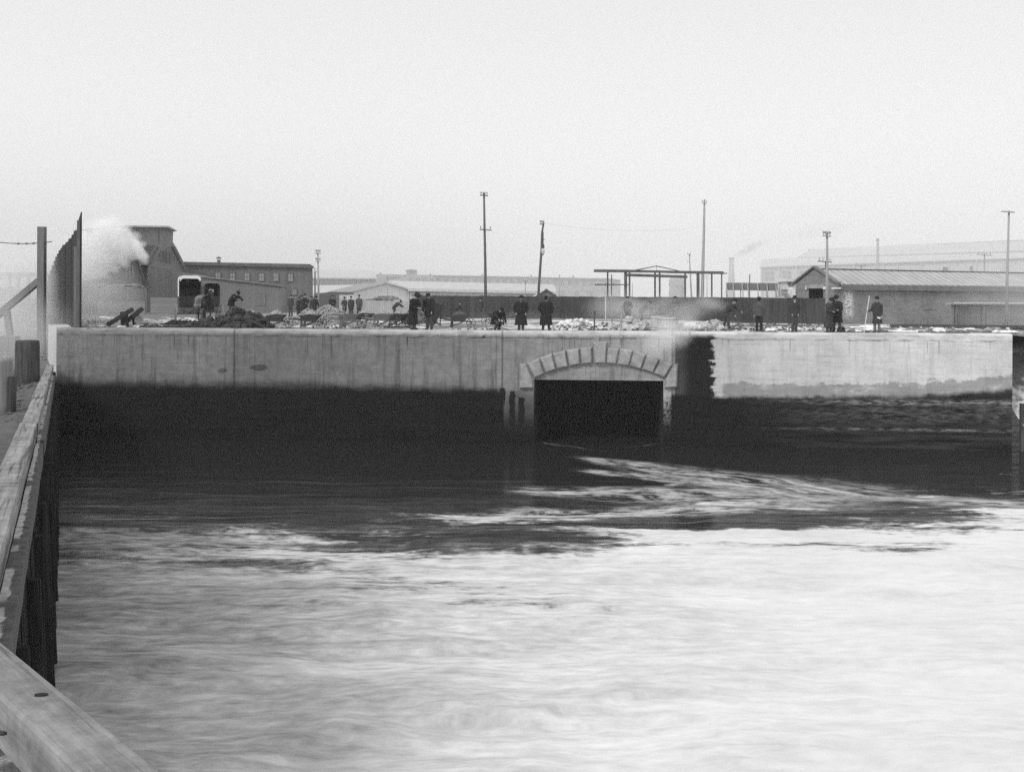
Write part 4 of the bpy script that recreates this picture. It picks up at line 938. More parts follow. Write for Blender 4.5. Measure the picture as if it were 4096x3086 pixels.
pole('pole behind the brick shed pole carrying a wide low crossarm', [(3303, 1250), (3303, 1150), (3303, 1045)], 100, 8, 6, [(3299, 1045, 28, 4, 4)], M_pole)
pole('tall pale pole at the far right edge', [(4026, 1278), (4029, 1100), (4036, 843)], 63, 13, 7, [(4032, 846, 26, 4, 0)], M_pole_g)
pole('pale slim pole beside the dark board building', [(1275, 1262), (1274, 1150), (1271, 1010)], 88, 9, 6, [(1272, 1013, 11, 4, 3), (1272, 1045, 9, 3, 2)], M_pole_g)
pole('short dark pole left of the pale slim pole', [(1259, 1255), (1260, 1150), (1260, 1084)], 100, 6, 5, [(1263, 1085, 5, 2, 1)], M_pole)
pole('thin pole in front of the white shed gable', [(1548, 1255), (1550, 1180), (1551, 1110)], 110, 5, 3, [(1551, 1118, 3, 2, 1)], M_pole_g)
pole('thin dark mast right of the white shed', [(2101, 1250), (2101, 1180), (2101, 1112)], 120, 4, 3, [(2101, 1130, 7, 1.5, 2)], M_pole_g)
pole('faint slender mast left of the timber frame', [(2238, 1250), (2238, 1180), (2238, 1098)], 160, 4, 3, [], M_pole_g)
pole('leaning faint pole seen behind the timber frame', [(2768, 1250), (2762, 1120), (2758, 1015)], 170, 8, 5, [(2756, 1018, 7, 2, 2), (2754, 1048, 4, 2, 1)], M_pole_g)
pole('hazy pole with a wide crossarm above the brick shed roof', [(3938, 1250), (3938, 1100), (3938, 1013)], 140, 7, 5, [(3938, 1018, 31, 3, 4)], M_pole_g)
pole('hazy pole with two crossarms right of the near brick shed pole', [(3446, 1250), (3446, 1100), (3446, 1056)], 170, 5, 4, [(3443, 1060, 22, 2, 2), (3446, 1066, 12, 2, 2)], M_pole_g)
pole('thin mast behind the billboard', [(2998, 1250), (2998, 1160), (2999, 1096)], 130, 5, 4, [], M_pole)
pole('faint mast right of the timber frame thick post', [(2827, 1250), (2828, 1180), (2828, 1112)], 150, 4, 3, [(2828, 1108, 6, 1.5, 2)], M_pole_g)
pole('faint pole seen inside the timber frame, left side', [(2529, 1250), (2529, 1180), (2530, 1128)], 150, 4, 3, [], M_pole_g)
# slim bare stick standing at the fence
b = solo('signal_rod', MB().tube([gp(2448, 70), at(2446, 1180, 70), at(2446, 1098, 70)], .035, 6), M_pole, 'very slim upright rod standing in front of the fence left of the timber frame', 'rod', gp(2448, 70))
# wires
mb_w = [((2175, 893, 89.8), (2818, 905, 125), .6), ((1936, 779, 96), (2175, 893, 89.8), .8)]
for (a, c, sag) in mb_w[:1]:
    A_, B_ = at(*a), at(*c); mb = MB().tube([A_ + (B_ - A_) * t - Vector((0, 0, sag * 4 * t * (1 - t))) for t in [i / 14 for i in range(15)]], .006, 4)
    solo('overhead_wire', mb, M_pole_g, 'thin overhead wire sagging from the crooked pole to the tall pale pole', 'wire', A_)
# --- tall board screen on the left corner, stepping down as it recedes
b = thing('tall_board_screen', 'tall dark screen of upright boards with a stepped top on the quay corner', 'fence', gp(300, 58))
f0, f1 = gp(319, 54.4), gp(178, 84); f1.x -= 1.0
dd = f1 - f0; dd.z = 0; Ls = dd.length; dd.normalize(); nr = Vector((dd.y, -dd.x, 0))
tops = [(1.0, 879), (.955, 898)]
M_scr = boards("tarred_screen_boards", .03, .4, .25)
px_steps = [(322, 893), (307, 921), (293, 936), (284, 952), (272, 966), (260, 978), (247, 989), (240, 998), (233, 1012), (226, 1024), (220, 1040), (213, 1058), (206, 1078), (199, 1098), (192, 1118), (186, 1134)]
def on_line(xs):
    dx, dz = ray(xs, 1100); # intersection of the ray with the screen line
    t = (f0.x * dd.y - f0.y * dd.x) / (dx * dd.y - dd.x); return Vector((dx * t, t, 0))
for i in range(len(px_steps) - 1):
    p0, p1 = on_line(px_steps[i][0]), on_line(px_steps[i + 1][0] + .4); z = at(px_steps[i][0], px_steps[i + 1][1] if False else px_steps[i][1], p0.y).z
    z = at(px_steps[i + 1][0], px_steps[i][1] + 4, p1.y).z if i else at(318, 886, p0.y).z
    o_ = nr * (.05 if i % 2 else .06)
    q = [p0, p1, p1 + nr * -.05, p0 + nr * -.05]; q = [v + o_ for v in q]
    nm = 'board_panel'
    part(nm, MB().hexa([Vector((v.x, v.y, DK - .25)) for v in q], [Vector((v.x, v.y, z + (.5 if (i == 0 and k in (0, 3)) else 0))) for k, v in enumerate(q)]), M_scr, b)
p0 = on_line(319); part('end_post', MB().box((p0.x + .02, p0.y - .16, (DK - .25 + at(324, 880, 54).z) / 2), (.16, .16, at(324, 880, 54).z - DK + .25)), M_frame, b)
part('end_batten', MB().box((p0.x - .17, p0.y - .12, (DK - .15 + at(324, 985, 54).z) / 2), (.15, .08, at(324, 985, 54).z - DK + .15)), M_bd_mid, b)
# --- square post with brace in the mist
bz = 3.9; Yp = 60
b = thing('braced_post', 'tall square timber post with a long diagonal brace standing in the left mist', 'post', gp(168, Yp, bz))
M_postg = plain("pale_square_timber", .16, .2, 2, (3, 3, .3))
top = at(168, 907, Yp); part('post', MB().box((top.x, Yp, (bz + top.z) / 2), (.38, .38, top.z - bz)), M_postg, b)
p, q = at(158, 1122, Yp), at(-10, 1262, Yp + .5); part('brace', MB().beam(p, q + (q - p) * .3, .3, .34), M_postg, b)
part('strut', MB().beam(at(28, 1245, Yp), at(40, 1340, Yp), .3, .3), M_postg, b)
mb = MB().box(at(25, 1350, Yp) + Vector((0, 0, -.35)), (1.3, .6, .9)); part('footing_block', mb, M_postg, b)
A_, B_ = at(208, 966, Yp), at(-200, 925, Yp)
mb = MB().tube([A_ + (B_ - A_) * t - Vector((0, 0, .35 * 4 * t * (1 - t))) for t in [i / 10 for i in range(11)]], .03, 6)
for t in (.18, .25, .33, .55): mb.ball(A_ + (B_ - A_) * t - Vector((0, 0, .35 * 4 * t * (1 - t))), (.1, .06, .06), 8)
solo('stay_rope', mb, M_postg, 'knotted rope running left from the braced post', 'rope', A_)
# --- round mooring posts on the left bank
def bollard(label, xc, ytop, ybot, hw, Y, mat, zb):
    bse = gp(xc, Y, zb); h = at(xc, ytop, Y).z - zb; r = hw * Y / F
    b = thing('mooring_post', label, 'mooring post', bse, 'mooring posts on the left bank')
    part('post', MB().lathe([(r * .98, -.6), (r * 1.0, .3), (r * .99, h * .8), (r * .97, h - .07), (r * .92, h - .015), (r * .8, h)], bse, 28), mat, b, smooth=True)
    return b, bse, r, h
M_boll = plain("wet_dark_wood_post", .06, .5, 3, (4, 4, .35)); M_boll2 = plain("greyed_wood_post", .2, .3, 3, (4, 4, .35))
bollard('stout dark round mooring post, farther of the two on the left bank', 109, 1360, 1520, 46, 42, M_boll, 3.75)
b, bse, r, h = bollard('pale round mooring post with a dark board nailed to its side, at the left edge', 8, 1436, 1690, 40, 27.5, M_boll2, 4.15)
part('nailed_board', MB().box((bse.x + r + .03, bse.y - .05, 4.15 + h * .32), (.07, .3, h * .75)), M_boll, b)
mb = MB(); rnd = random.Random(8)
for k in range(700):
    Y = rnd.uniform(14, 50); o_ = -.45 - rnd.random() ** 1.6 * 6
    p = cap_pt(Y, o_, 0); s = rnd.uniform(.02, .075)
    mb.rock((p.x, p.y, capz(Y) - .3 - .06 * (o_ < -.8)), (s * 1.4, s, s * .7), k, .35)
solo('bank_rubble', mb, M_bank, kind='stuff')
# ================================================================ PEOPLE
M_skin = plain("skin", .27, .12, 8, rough=.6); M_coat = plain("black_wool_coat", .018, .35, 7, rough=.95); M_coat2 = plain("dark_work_jacket", .04, .35, 7, rough=.95)
M_coat3 = plain("grey_work_coat", .075, .3, 7, rough=.95); M_trou = plain("dark_trousers", .05, .3, 7); M_trou2 = plain("worn_light_trousers", .14, .3, 7)
M_boot = plain("black_boots", .02, .3, 9, rough=.6); M_hat = plain("black_felt", .014, .3, 9); M_hair = plain("dark_hair", .02, .3, 30); M_grey_hair = plain("grey_whiskers", .3, .2, 30)
M_shirt = plain("white_shirt", .75, .05, 8); M_eye = plain("dark_eyes", .01, .1, rough=.3)
def V(*a): return Vector(a)
def rotx(v, a): return Matrix.Rotation(a, 3, 'X') @ v
def person(label, xs, Y, h=1.74, face=0, lean=0, nod=0, side=0, coat='long', hat='bowler', armL='down', armR='down', stance=.11, stride=0, fine=True,
           mc=None, mt=None, whisk=None, group='people on the quay', hairc=None, crouch=0, seed=0, hatmat=None, z=None, collar=False, wide=1.0):
    mc = mc or M_coat; mt = mt or M_trou; loc = gp(xs, Y); loc.z = DK if z is None else z
    t = thing('person', label, 'person', loc, group); k = h / 1.74; S = .013 if fine else .02; hatmat = hatmat or M_hat
    hz = .92 - crouch
    hip = V(0, crouch * .35, hz); ax = rotx(V(0, 0, 1), R(lean)); ax = Matrix.Rotation(R(side), 3, 'Y') @ ax
    neck = hip + ax * .53; hx = rotx(ax, R(nod)); head = neck + hx * .17; rgt = V(1, 0, 0); fwd = rgt.cross(hx) * -1
    if fwd.y > 0 and abs(lean + nod) < 80: fwd = -fwd
    sh = {s: neck - ax * .06 + rgt * .185 * s * wide for s in (-1, 1)}
    ARM = {'down': (V(.10, .02, -1), V(.02, -.12, -1)), 'pocket': (V(.32, .12, -1), V(-.38, -.42, -.8)), 'hold': (V(.12, -.35, -1), V(-.25, -1, .1)),
           'face': (V(.15, -.5, -.7), V(-.5, -.35, 1)), 'front': (V(.15, -.4, -1), V(-.75, -.7, -.2)), 'reach': (V(.05, -.9, -.6), V(0, -.9, -.7)),
           'low': (V(.05, -.35, -1), V(-.1, -.45, -1)), 'pole': (V(.25, -.25, -1), V(.25, -.75, -.15)), 'fold': (V(.1, -.25, -1), V(-1, -.5, .05)), 'back': (V(.15, .3, -1), V(-.4, .3, -.9))}
    body, coatm, hands = MB(), MB(), []
    body.capsule(hip, hip + ax * .25, .12, .11); body.capsule(hip + ax * .25, hip + ax * .42, .11, .115); body.capsule(sh[-1], sh[1], .055, .055)
    body.capsule(neck - ax * .03, head - hx * .05, .055, .052)
    hm = Matrix((rgt, -fwd, hx)).transposed()
    body.ball(head + hx * .015, (.075, .092, .105), 14, hm); body.ball(head - hx * .05 + fwd * .035, (.055, .055, .06), 12, hm)
    body.capsule(head + fwd * .085 + hx * .01, head + fwd * .108 - hx * .022, .012, .017, 8)
    for s in (-1, 1): body.ball(head + rgt * s * .076 - hx * .005, (.012, .022, .03), 8, hm)
    body.ball(head + fwd * .088 - hx * .058, (.024, .014, .009), 8, hm)
    for s, arm in ((-1, armR), (1, armL)):
        u, f = ARM[arm]; u = V(u.x * s, u.y, u.z).normalized(); f = V(f.x * s, f.y, f.z).normalized()
        if arm not in ('down', 'low', 'reach'): u = ax.rotation_difference(V(0, 0, 1)).inverted() @ u * 1
        el = sh[s] + u * .29; wr = el + f * .25; hd = wr + f * .09
        body.capsule(sh[s], el, .052, .042); body.capsule(el, wr, .042, .028); body.capsule(wr, hd, .028, .034)
        coatm.capsule(sh[s] - ax * .01, el, .078, .066); coatm.capsule(el, wr - f * .02, .066, .052)
        pw = f.cross(V(0, 0, 1)) if abs(f.z) < .8 else V(0, 1, 0) * 1.0; pw.normalize(); pn = f.cross(pw).normalized()
        if fine:
            for i, (l1, l2) in enumerate(((.036, .03), (.042, .034), (.04, .032), (.03, .025))):
                a0 = hd + pw * (.026 - .0175 * i) + f * .018; a1 = a0 + (f * .85 + pn * .5 * (1 if arm != 'down' else .3)).normalized() * l1
                a2 = a1 + (f * .35 + pn * .95 * (1 if arm != 'down' else .5)).normalized() * l2
                body.capsule(a0, a1, .0105, .0095, 6); body.capsule(a1, a2, .0095, .008, 6)
            a0 = hd + pw * .03 - f * .03; a1 = a0 + (pw * .8 + f * .6).normalized() * .035; body.capsule(a0, a1, .013, .011, 6); body.capsule(a1, a1 + f * .03, .011, .009, 6)
        hands.append(hd)
    legs, boots = MB(), MB()
    for s in (-1, 1):
        hp = hip + rgt * s * .085 - V(0, 0, .02); ft = V(s * stance, stride * s * .5 + (crouch * .1), .09); kn = (hp + ft) / 2 + V(0, -.03 - crouch * .75, crouch * .15)
        body.capsule(hp, kn, .08, .052); body.capsule(kn, ft, .052, .035); body.capsule(ft - V(0, -.03, .04), ft + V(s * .02, -.12, -.05), .036, .03)
        legs.capsule(hp + V(0, 0, .05), kn, .105, .078); legs.capsule(kn, ft + V(0, 0, .0), .078, .072)
        boots.capsule(ft - V(0, -.04, .035), ft + V(s * .02, -.05, -.035), .05, .048); boots.capsule(ft + V(s * .02, -.05, -.04), ft + V(s * .03, -.15, -.048), .048, .038)
    legs.capsule(hip - V(.05, 0, 0), hip + V(.05, 0, 0), .125, .125)
    mbk = lambda m: setattr(m, 'v', [p * k for p in m.v]) or m
    bo = fuse('body', mbk(body), M_skin, t, S)
    fuse('trousers', mbk(legs), mt, t, S * 1.7, .012, seed=seed); fuse('boots', mbk(boots), M_boot, t, S * 1.5)
    # coat: torso, collar and skirt
    w = wide
    for (a, b, r0, r1, sx) in ((.0, .22, .155, .155, 1.22), (.22, .42, .155, .165, 1.25)):
        coatm.capsule(hip + ax * a - rgt * .055 * w, hip + ax * b - rgt * (.06 * w + .05 * (w - 1)), r0, r1); coatm.capsule(hip + ax * a + rgt * (.055 * w + .03 * (w - 1)), hip + ax * b + rgt * (.06 * w + .05 * (w - 1)), r0, r1)
    coatm.capsule(hip, hip + ax * .42, .165, .165)
    coatm.capsule(sh[-1] * .5 + sh[1] * .5 - rgt * .12 * w, sh[-1] * .5 + sh[1] * .5 + rgt * .12 * w, .10, .10)
    coatm.capsule(neck - ax * .05, neck + ax * .015, .085, .068)
    hem = {'long': .46, 'mid': .66, 'short': .80, 'knee': .27}[coat]
    drop = max(.05, hip.z - (hem if crouch < .1 else max(.25, hem - crouch)))
    dirn = (V(0, 0, -1) * .85 - ax * .15).normalized()
    prof = [(.001, .1), (.145, .1), (.17, 0), (.182 + .03 * drop, -drop * .5), (.187 + .075 * drop, -drop), (.17 + .075 * drop, -drop - .005), (.001, -drop + .04)]
    coatm.lathe([(r_, z_) for r_, z_ in reversed(prof)], hip, 20, sx=1.12 * (1 + (w - 1) * .62), sy=.82, m=V(0, 0, 1).rotation_difference(-dirn).to_matrix())
    co = fuse('coat', mbk(coatm), mc, t, S * 1.7, .028, seed=seed)
    if coat == 'short': co.name = 'jacket'
    if collar:
        mb = MB().ball(neck + fwd * .052 + hx * .035, (.05, .03, .045), 10, hm); solo_k(mb, k); add_part('shirt_collar', mb, M_shirt, t, True)
    # hair, whiskers, eyes, hat
    mb = MB().ball(head - fwd * .02 + hx * .03, (.081, .092, .10), 14, hm); mbk(mb); add_part('hair', mb, hairc or M_hair, t, True)
    if whisk:
        mb = MB().ball(head + fwd * .06 - hx * (.075 if whisk == 'beard' else .045), (.055, .045, .06) if whisk == 'beard' else (.035, .02, .013), 10, hm); mbk(mb); add_part(whisk, mb, M_hair if whisk == 'beard' else M_grey_hair, t, True)
    if fine:
        for s in (-1, 1):
            mb = MB().ball(head + fwd * .08 + rgt * s * .03 + hx * .012, (.013, .009, .008), 8, hm); mbk(mb); add_part('eye', mb, M_eye, t, True)
    mb = MB(); hc = head + hx * .065
    if hat == 'bowler': pr = [(.155, .015), (.158, .027), (.145, .022), (.103, .014), (.106, .06), (.098, .10), (.07, .135), (.03, .147), (.001, .15)]
    elif hat == 'wide': pr = [(.215, .02), (.22, .03), (.19, .012), (.105, .016), (.10, .07), (.088, .125), (.05, .11), (.03, .14), (.001, .12)]
    elif hat == 'fedora': pr = [(.17, .0), (.172, .012), (.105, .02), (.103, .07), (.09, .115), (.05, .105), (.001, .10)]
    elif hat == 'fur': pr = [(.10, -.05), (.145, -.02), (.15, .05), (.135, .10), (.08, .14), (.001, .145)]
    else: pr = [(.10, .0), (.108, .02), (.115, .06), (.10, .09), (.05, .10), (.001, .10)]
    mb.lathe([(pr[0][0] * .6, pr[0][1] + .005)] + pr, hc, 20, sx=.95, sy=1.08, m=hm @ Matrix.Rotation(R(-4), 3, 'X'))
    if hat == 'cap': mb.ball(hc + fwd * .10 + hx * .012, (.075, .06, .01), 10, hm)
    mbk(mb); add_part('hat' if hat != 'cap' else 'cap', mb, hatmat, t, True)
    t.rotation_euler = (0, 0, R(face)); t['h'] = [list(hd * k) for hd in hands]
    return t, k
def solo_k(m, k): m.v = [p * k for p in m.v]; return m
def add_part(name, mb, mat, parent, smooth=False, label=None):    # local-space part
    o = bpy.data.objects.new(name, mesh_of(name, mb, mat, smooth)); COL.objects.link(o); o.parent = parent; WORLD[o.name] = Vector((0, 0, 0))
    if label: o['label'] = label
    return o
def wy(xs, d=.45): x = wu(xs, 1310)[0]; return W(x, d, DK).y
ED = .42
P = person
P('man in a black three-quarter coat and curled hat stooping right on the wall edge', 1652, wy(1652), 1.86, face=55, lean=12, nod=24, coat='knee', hat='fur', armL='front', armR='front', mc=M_coat, mt=M_trou2, wide=1.45, seed=1, hatmat=M_hair)
P('man in dark jacket and soft cap standing just right of the stooping man', 1718, wy(1718, .8), 1.84, face=-20, lean=6, nod=22, coat='mid', hat='cap', armL='low', armR='low', mc=M_coat, wide=1.3, seed=2)
P('crouching figure in dark clothes bent low beside the man in the wide hat', 1988, wy(1988, .8), 1.75, face=35, lean=40, nod=20, coat='mid', hat='cap', armL='low', armR='reach', crouch=.40, mc=M_coat, wide=1.6, seed=3)
P('man in wide black hat and double-breasted coat facing the water, white collar showing', 2084, wy(2084), 1.70, face=-6, coat='knee', hat='wide', armL='pocket', armR='pocket', whisk='beard', collar=True, wide=1.5, stance=.10, seed=4)
P('broad man in dark coat with his back turned, right of the wide-hatted man', 2184, wy(2184, .6), 1.72, face=170, lean=-6, nod=-8, coat='knee', hat='cap', armL='pocket', armR='pocket', wide=1.5, stance=.16, seed=5)
P('worker in pale jacket standing in the steam left of the tubs', 2512, 64, 1.72, face=20, lean=-8, coat='short', hat='cap', armL='front', armR='down', mc=M_coat3, seed=6)
P('stooping worker in grey clothes in the steam, right of the slim rod', 2565, 62, 1.68, face=70, lean=42, nod=10, coat='short', hat='cap', armL='reach', armR='reach', mc=M_coat3, seed=7)
P('worker in tall cap standing behind the wooden tubs, half veiled by steam', 2700, 60, 1.72, face=-10, lean=-4, nod=10, coat='short', hat='fedora', armL='hold', armR='front', mc=M_coat3, seed=8)
P('worker bending forward in dark clothes at the edge of the steam', 2905, 56, 1.75, face=65, lean=38, nod=-5, coat='mid', hat='cap', armL='reach', armR='low', mc=M_coat2, mt=M_trou, stride=.35, seed=9)
P('worker in grey jacket and flat cap with his back turned, right edge of the steam', 3036, wy(3036, 1.2), 1.70, face=165, lean=-5, nod=-10, coat='short', hat='cap', armL='down', armR='pocket', mc=M_coat3, mt=M_coat, wide=1.12, seed=10)
P('man in bowler hat and short dark jacket with white collar, hands at his pockets', 3177, wy(3177, .7), 1.74, face=8, nod=10, coat='short', hat='bowler', armL='pocket', armR='pocket', whisk='moustache', collar=True, mc=M_coat2, stance=.09, seed=11)
P('man in bowler and long dark overcoat huddled over something in his hands', 3316, wy(3316, .45), 1.70, face=25, lean=6, nod=28, coat='knee', hat='bowler', armL='hold', armR='front', mc=M_coat2, wide=1.1, seed=12)
P('taller man in flowing black cape coat standing close behind the huddled man', 3348, wy(3348, 1.0), 1.80, face=-35, lean=6, nod=20, coat='long', hat='bowler', armL='front', armR='front', mc=M_coat, wide=1.2, stance=.16, seed=13)
psn, kk = P('man in brimmed hat and dark coat holding a long pale pole', 3508, wy(3508, .45), 1.74, face=-38, nod=4, coat='long', hat='fedora', armL='down', armR='pole', mt=M_trou2, mc=M_coat2, seed=14)
hd = psn['h'][0]; hw = psn.location + Matrix.Rotation(R(-38), 3, 'Z') @ Vector(hd)
a = Vector((hw.x - .17, hw.y - .05, DK)); b_ = a + (hw - a) * 1.72
solo('surveying_pole', MB().tube([a, b_], .022, 8), plain("pale_pole_wood", .6, .1, 3), 'long pale pole held slanting by the man in the brimmed hat', 'pole', a)
add_part('paper', MB().box(V(.16, -.2, .74), (.16, .02, .07), Matrix.Rotation(.3, 3, 'Y')), M_shirt, psn)
# group of onlookers farther back
G2 = 'onlookers behind the gravel heaps'
for i, (x, Y, h, f, ln, nd, ht, aL, aR, m_, lb_) in enumerate((
    (1163, 86, 1.78, -20, 0, 0, 'cap', 'down', 'down', M_coat2, 'thin dark man nearest the pale double door, first of the onlookers from the left'),
    (1192, 87, 1.68, 60, 6, 10, 'cap', 'front', 'front', M_coat2, 'man in dark coat turned right, second onlooker from the left'),
    (1206, 89, 1.70, 10, 0, 0, 'bowler', 'down', 'down', M_coat2, 'man half hidden behind the smoking man'),
    (1219, 86, 1.78, 30, 0, 0, 'bowler', 'face', 'front', M_coat, 'man in round hat raising a hand to his mouth, left group of onlookers'),
    (1246, 88, 1.72, -30, 0, 5, 'cap', 'down', 'down', M_coat2, 'man mostly hidden behind the stooped broad man by the slim pole'),
    (1257, 85, 1.72, 150, 14, 10, 'cap', 'low', 'low', M_coat, 'broad dark man stooping just left of the pale slim pole'),
    (1330, 86, 1.74, -5, 0, 8, 'cap', 'face', 'fold', M_coat, 'lone man in dark coat and cap right of the pale slim pole'),
    (1378, 87, 1.70, 0, 0, 5, 'fedora', 'front', 'front', M_coat2, 'man with both hands resting on a spade handle, behind the shovel'),
    (1404, 87, 1.70, -10, 0, 0, 'cap', 'down', 'down', M_coat2, 'man in jacket beside the one with the spade'),
    (1436, 88, 1.74, 30, 0, 0, 'cap', 'down', 'back', M_coat3, 'blurry pale-capped man standing right of the pair with the spade'),
    (1577, 86, 1.62, 75, 52, 0, 'cap', 'reach', 'reach', M_coat2, 'worker bent double in front of the pale fence'),
    (1822, 70, 1.50, 60, 40, 0, 'cap', 'low', 'low', M_coat2, 'worker stooping behind the tipped barrow'),
    (1921, 82, 1.55, 0, 0, 0, 'cap', 'down', 'down', M_coat2, 'small dark figure standing close against the dark fence'),
    (925, 58.5, 1.66, 55, 48, 5, 'cap', 'reach', 'reach', M_coat, 'worker leaning over the dark heap of earth clods'))):
    P(lb_, x, Y, h * (1, .96, 1.0, 1.02, .97, 1, 1.01, .95, .98, 1.03, 1, 1, 1, 1)[i], face=f + (0, 0, 25, 0, -40, 0, 12, -15, 20, -35, 0, 0, 0, 0)[i], lean=ln, nod=nd, coat='mid', hat=ht, armL=aL, armR=aR, mc=m_, fine=False, group=G2 if i < 10 else 'people on the quay', wide=1.1, seed=20 + i,
      z=DK + .5 if i == 13 else None)

# ================================================================ YARD THINGS
M_bwood = plain("dark_barrow_wood", .05, .5, 4, (1, 1, 3)); M_bwood2 = plain("grey_barrow_wood", .15, .4, 4, (1, 1, 3)); M_wheel = plain("barrow_wheel_iron", .07, .4, 6)
def make_wheel(parent, c, r, w, mat, nsp=6, rot=None, hub=.035, sp=.016, rim=.022):
    rot = rot or Matrix.Identity(3)      # wheel plane = local xz, axle = local y
    b = MB(); n = 28; k0 = 0
    for j in range(n):
        a = 2 * math.pi * j / n
        for (rr, yy) in ((r, -w / 2), (r, w / 2), (r - rim * 1.4, w / 2), (r - rim * 1.4, -w / 2)): b.v.append(Vector(c) + rot @ Vector((rr * math.cos(a), yy, rr * math.sin(a))))
    for j in range(n):
        for q in range(4): b.f.append((4 * j + q, 4 * j + (q + 1) % 4, 4 * ((j + 1) % n) + (q + 1) % 4, 4 * ((j + 1) % n) + q))
    wh = add_part('wheel', b, mat, parent)
    for j in range(nsp):
        a = 2 * math.pi * j / nsp + .2; d = rot @ Vector((math.cos(a), 0, math.sin(a)))
        add_part('spoke', MB().tube([Vector(c) + d * hub * .8, Vector(c) + d * (r - rim)], sp, 6), mat, wh)
    y = rot @ Vector((0, 1, 0)); add_part('hub', MB().tube([Vector(c) - y * w * 1.2, Vector(c) + y * w * 1.2], hub, 10), mat, wh)
    return wh
def make_barrow(label, mat, big=1.0):
    # local: +x towards the wheel, wheel axle at x=.62
    t = thing('wheelbarrow', label, 'wheelbarrow', (0, 0, 0), 'wooden wheelbarrows')
    zt = .40; mb = MB()
    B = [V(-.42, -.24, zt), V(.30, -.20, zt), V(.30, .20, zt), V(-.42, .24, zt)]; T = [V(-.52, -.36, zt + .24), V(.52, -.34, zt + .28), V(.52, .34, zt + .28), V(-.52, .36, zt + .24)]
    th = .025
    tr = MB()
    for i in range(4):
        j = (i + 1) % 4; b0, b1, t1, t0 = B[i], B[j], T[j], T[i]; c = (b0 + b1 + t0 + t1) / 4; inn = (V(0, 0, c.z) - c); inn.z = 0; inn = inn.normalized() * th
        mid = (t0 + t1) / 2 + V(0, 0, .05 if i in (0, 2) else 0)
        P_ = [b0, b1, t1, mid, t0]; tr.add(P_ + [p + inn for p in P_], [(0, 1, 2, 3, 4), (9, 8, 7, 6, 5)] + [(k_, (k_ + 1) % 5, 5 + (k_ + 1) % 5, 5 + k_) for k_ in range(5)])
    tr.hexa([p - V(0, 0, .02) for p in B], [p + V(0, 0, .01) for p in B]); add_part('tray', tr, mat, t)
    for s in (-1, 1):
        add_part('handle', MB().beam(V(-1.05, s * .32, .50), V(-.45, s * .26, .385), .05, .06).beam(V(-.47, s * .262, .387), V(.66, s * .10, .30), .05, .065), mat, t)
        lg = MB().beam(V(-.40, s * .27, .40), V(-.44, s * .30, 0), .05, .07).beam(V(-.43, s * .28, .06), V(.25, s * .17, .33), .035, .05); add_part('leg', lg, mat, t)
    add_part('cross_bar', MB().beam(V(-.42, -.28, .16), V(-.42, .28, .16), .04, .05), mat, t)
    make_wheel(t, V(.63, 0, .255), .255, .045, M_wheel, 7)
    return t
bar = [make_barrow('wheelbarrow heaped with gravel between the dark clods and the gravel heap, small letters on its side', M_bwood)]
bar.append(make_barrow('x', M_bwood2)); used = [False]
def barrow(xs, Y, rz, label, first=None, sc=1.0, load=None, tip=None):
    if 'grey' in label.split(' behind')[0] and not first: first = bar[1] if not used[0] else copy_tree(bar[1]); used[0] = True
    t = first or copy_tree(bar[0]); t['label'] = label; p = gp(xs, Y); place(t, (p.x, p.y, DK + .02), R(rz), sc)
    if tip: t.rotation_euler = tip[0]; t.location.z += tip[1]
    if load:
        mat, h, nm = load; rnd = random.Random(xs); mb = MB(); c = Vector((p.x, p.y, DK + .64)); h += .07
        m3 = Matrix.Rotation(R(rz), 3, 'Z')
        for k in range(260):
            a = rnd.random() * 6.28; q = math.sqrt(rnd.random()); dx, dy = .42 * q * math.cos(a), .25 * q * math.sin(a); s = rnd.uniform(.022, .042)
            mb.rock(c + m3 @ V(dx, dy, h * (1 - q ** 1.5) + rnd.uniform(-.02, .02)), s, k, .3)
        base = MB(); mb.ball(c + V(0, 0, -.0), (.36, .21, .05 + h * .8), 16, m3)
        solo('gravel_load', mb, mat, nm, 'gravel load', c, 'gravel loads in the barrows')
    return t
M_grav = plain("pale_gravel", .30, .55, 9)
barrow(1000, 57.5, 4, 'barrow half hidden behind the dark clods at the left of the row', load=(M_grav, .2, 'gravel heaped in the barrow beside the dark clods'))
barrow(1105, 55.2, 2, 'dark barrow with traces of white letters on its side, full of gravel', first=bar[0], load=(M_grav, .22, 'gravel heaped in the barrow with white letter traces'))
letters = MB()
for i in range(6): letters.box(V(-.12 + .055 * i, -.302, .56 + (.012 if i % 2 else 0)), (.008, .006, .05), Matrix.Rotation((-.3, .25, 0, .3, -.2, 0)[i], 3, 'Y'))
barrow(1243, 55.4, -8, 'barrow of gravel with a broken-topped tray, in front of the pale heap', load=(M_grav, .24, 'gravel heaped in the barrow with the broken-topped tray'))
barrow(1398, 55.8, -3, 'empty grey barrow with its long handle pointing left, a spade leaning before it', sc=1.05)
barrow(1458, 60.5, -14, 'barrow of gravel standing behind the empty grey barrow', load=(M_grav, .2, 'gravel in the rear barrow behind the empty grey one'))
barrow(1534, 56.6, -12, 'grey barrow with a splayed tray and large wheel, centre of the clustered three', load=(M_grav, .2, 'gravel in the grey barrow at the centre of the cluster'), sc=1.06)
barrow(1596, 57.6, -35, 'barrow turned towards the viewer with its wheel foremost, right of the cluster', load=(M_grav, .22, 'gravel in the barrow whose wheel faces the viewer'), sc=1.05)
barrow(1838, 57.0, -4, 'dark barrow loaded with earth, alone right of the two coated men', load=(plain("earth_load", .10, .4, 6), .2, 'dark earth heaped in the lone right barrow'))
barrow(1768, 57.0, 0, 'barrow tipped up on its nose beside the two coated men', tip=((R(20), R(-62), R(15)), .55))
barrow(1985, 62, 180, 'barrow half hidden behind the crouching figure')
